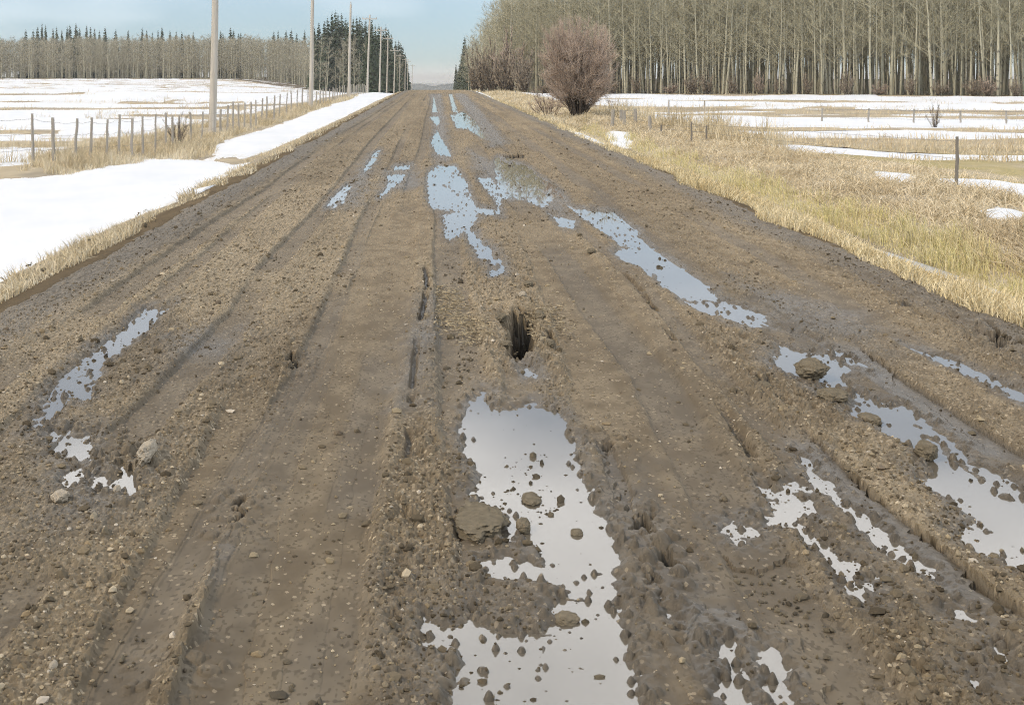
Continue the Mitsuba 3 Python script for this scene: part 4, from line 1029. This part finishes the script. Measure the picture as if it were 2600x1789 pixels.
sd2 = [(712, 58), (722, 48), (735, 44), (742, 36), (752, 26), (760, 22), (766, 30), (774, 26), (783, 40), (788, 46), (800, 38), (808, 36), (815, 34), (820, 46), (828, 44), (836, 50), (842, 40), (850, 52), (858, 54), (868, 62), (874, 56), (880, 62), (886, 74), (896, 90), (903, 88), (908, 94), (913, 104), (918, 118)]
for j, (xd, td) in enumerate(sorted(sd2)):
    xx_ = (xd - 985) / 3000
    y = 304 + rng.uniform(0, 14) if xd < 835 else 11.4 / -xx_
    y = min(y, 480)
    x = xx_ * y
    z = float(ground_z([x], [y])[0])
    s_ = ((167 - td) * y / 3000 + EYE - z) / 15.0
    key = numbered('spruce_tree', ns_); ns_ += 1
    inst(key, f'spruce_kind_{rng.integers(SV)}', x, y, s_, rng.uniform(0, 360), rng.uniform(.8, 1.1))
    tag(key, f'{ordinal(j)} dark spruce from the left in the clump beside the utility poles', 'tree', 'spruces in the clump beside the poles')
for j, x in enumerate(np.concatenate([np.arange(-27, -12, 1.1), np.full(16, -11.2)])):
    y = 296 + rng.uniform(0, 3) if j < 14 else 300 + (j - 14) * 9
    key = numbered('aspen_tree', na + nl); nl += 1
    inst(key, f'far_aspen_kind_{rng.integers(AV)}', x + rng.uniform(-.5, .5), y, rng.uniform(.6, .8), rng.uniform(0, 360))
    tag(key, 'bare aspen below the dark spruces beside the utility poles', 'tree', 'aspens in the clump beside the poles')
for j, (x, y, h_) in enumerate(sorted(((10.6, 470, 21), (11.2, 440, 17), (10.4, 505, 16), (10.2, 540, 13), (10.0, 570, 12), (12, 400, 14), (10.2, 415, 9), (9.6, 455, 11), (9.8, 490, 13), (9.4, 530, 10), (9.6, 600, 15), (11.6, 360, 13)), key=lambda t_: t_[0] / t_[1])):
    key = numbered('spruce_tree', ns_); ns_ += 1
    inst(key, f'spruce_kind_{j % SV}', x, y, h_ / 15, 40 * j)
    tag(key, f'{ordinal(j)} dark spruce from the left at the road end of the right wood', 'tree', 'spruces at the road end of the right wood')


# shrubs
def shrub(seed, h_, rad, stems, twigs, wt_, stem_r, up=.75):
    r_ = np.random.default_rng(seed)
    parts, P, Dn, Ln = [], [], [], []
    for i in range(stems):
        a = r_.uniform(0, 2 * np.pi); sp = r_.uniform(.05, 1) ** .6
        base = np.array([math.cos(a), math.sin(a), 0]) * .25 * r_.random() * rad * .6 + [0, 0, -.1]
        tip = np.array([math.cos(a) * rad * sp * .85, math.sin(a) * rad * sp * .85, h_ * r_.uniform(.38, 1.0) * math.sqrt(max(.2, 1 - .55 * sp * sp))])
        mid = base * .5 + tip * .5 + np.array([-math.cos(a), -math.sin(a), .4]) * .12 * rad * r_.random() + r_.normal(0, .05 * rad, 3)
        parts.append(tube([base, mid, tip], [stem_r * r_.uniform(.6, 1.2), stem_r * .55, .006], 4, cap=False))
        for k_ in range(5):
            t0 = r_.uniform(.2, .9)
            s0 = (base + (mid - base) * t0 * 2) if t0 < .5 else (mid + (tip - mid) * (t0 * 2 - 1))
            d = (tip - base) / np.linalg.norm(tip - base) + r_.normal(0, .45, 3) + [0, 0, .2]
            d /= np.linalg.norm(d); l = h_ * r_.uniform(.1, .26)
            parts.append(tube([s0, s0 + d * l], [stem_r * .35, .005], 3, cap=False))
            P.append(s0); Dn.append(d); Ln.append(l)
        for t0 in (.35, .6, .8):
            P.append(base + (tip - base) * t0); Dn.append((tip - base) / np.linalg.norm(tip - base)); Ln.append(np.linalg.norm(tip - base) * .22)
    tw_ = branchlets(np.array(P), np.array(Dn), np.array(Ln), twigs, .5, h_ * .10, wt_, r_)
    return join(parts), tw_


def place(mesh, x, y):
    z = float(ground_z([x], [y])[0])
    return mesh[0] + [x, y, z], mesh[1]


st_, tw_ = shrub(300, 5.1, 2.25, 120, 32000, .013, .026)
tag('bare_bush', 'big round reddish-brown bare bush beside the road on the right', 'bush')
put('bare_bush__stems', place(st_, 7.25, 66.7), 'willow_stem_mat', smooth=True)
put('bare_bush__twigs', place(tw_, 7.25, 66.7), 'willow_mat', kind='stuff')
st_, tw_ = shrub(301, 2.0, 1.3, 16, 1500, .014, .02)
tag('bare_bush_001', 'low dark reddish bush at the left foot of the big bare bush', 'bush')
put('bare_bush_001__stems', place(st_, 5.9, 68.5), 'willow_stem_mat', smooth=True)
put('bare_bush_001__twigs', place(tw_, 5.9, 68.5), 'willow_mat', kind='stuff')
st_, tw_ = shrub(302, 1.25, .5, 14, 260, .012, .016)
tag('bare_bush_002', 'small bare sapling at the cross fence in the right field', 'bush')
xs, ys = G([(2110, 290)], -.55)[0]
put('bare_bush_002__stems', place(st_, xs, ys - .4), 'willow_stem_mat', smooth=True)
put('bare_bush_002__twigs', place(tw_, xs, ys - .4), 'brush_mat', kind='stuff')
xs, ys = G([(402, 323)], -.42)[0]
st_, tw_ = shrub(303, 1.15, .6, 14, 300, .010, .013)
tag('bare_bush_003', 'thin bare shrub among the left fence posts', 'bush')
put('bare_bush_003__stems', place(st_, xs, ys), 'willow_stem_mat', smooth=True)
put('bare_bush_003__twigs', place(tw_, xs, ys), 'brush_mat', kind='stuff')
# brush at the foot of the right wood
nb = 4
spotsb = [(8.6, 196, 8.0, 2.6), (9.6, 184, 6.6, 2.4), (7.8, 215, 8.0, 2.4), (10.8, 190, 9.5, 2.8), (7.4, 240, 9.0, 2.6), (12, 178, 6.5, 2.4)]
for x in np.arange(16, 72, 2.6):
    xx_ = x + rng.uniform(-1, 1)
    spotsb.append((xx_, front(xx_) - rng.uniform(-.5, 1), rng.uniform(1.2, 3.4), rng.uniform(.8, 1.6)))
kinds = [shrub(310 + i, 1, .42, 22, 1300, .012, .012) for i in range(3)]
for i in range(3):
    for nm, mt in (('brush', 'brush_mat'), ('red_brush', 'willow_mat')):
        scene[f'{nm}_kind_{i}'] = {'type': 'shapegroup', 'stems': mikit.ply(kinds[i][0], 'willow_stem_mat', smooth=True), 'twigs': mikit.ply(kinds[i][1], mt)}
for j, (x, y, h_, r_) in enumerate(spotsb):
    key = f'bare_bush_{nb:03d}'; nb += 1
    inst(key, f"{'red_brush' if j % 4 == 3 else 'brush'}_kind_{j % 3}", x, y, h_, rng.uniform(0, 360), r_ / .42 / h_)
    tag(key, f'{ordinal([3, 4, 1, 5, 0, 6][j])} thicket from the left at the road corner of the right wood' if j < 6 else f'{ordinal(j - 6)} low bare brush from the left along the foot of the right wood', 'bush', 'thicket at the corner of the right wood' if j < 6 else 'brush at the foot of the right wood')

# far hills beyond the dip
hx = np.linspace(-700, 900, 161)
top = -24 + 7 * (fb(hx * .006, hx * 0, 3, 201) - .3) + 2.0 * (fb(hx * .06, hx * 0, 3, 202) - .5) - 6 * np.exp(-((hx + 4) / 16) ** 2)
v = np.vstack([np.stack([hx, 0 * hx + 3200, 0 * hx - 70], 1), np.stack([hx, 0 * hx + 3300, top], 1), np.stack([hx, 0 * hx + 4200, 0 * hx - 70], 1)])
put('hills', (v, grid_faces(3, len(hx))), 'hill_mat', 'low blue wooded rise on the horizon beyond the road crest', 'hill', kind='structure', smooth=True)

# ------------------------------------------------------------------ air
scene['haze_air'] = {'type': 'homogeneous', 'albedo': 0.95, 'sigma_t': 0.00016}
scene['haze'] = {'type': 'cube', 'to_world': T().translate([0, 4550, -24]).scale([6200, 4750, 56]), 'bsdf': {'type': 'null'}, 'interior': {'type': 'ref', 'id': 'haze_air'}}
tag('haze', 'thin haze that fades the far woods and the rise on the horizon', 'haze', kind='stuff')
scene['camera']['medium'] = {'type': 'ref', 'id': 'haze_air'}
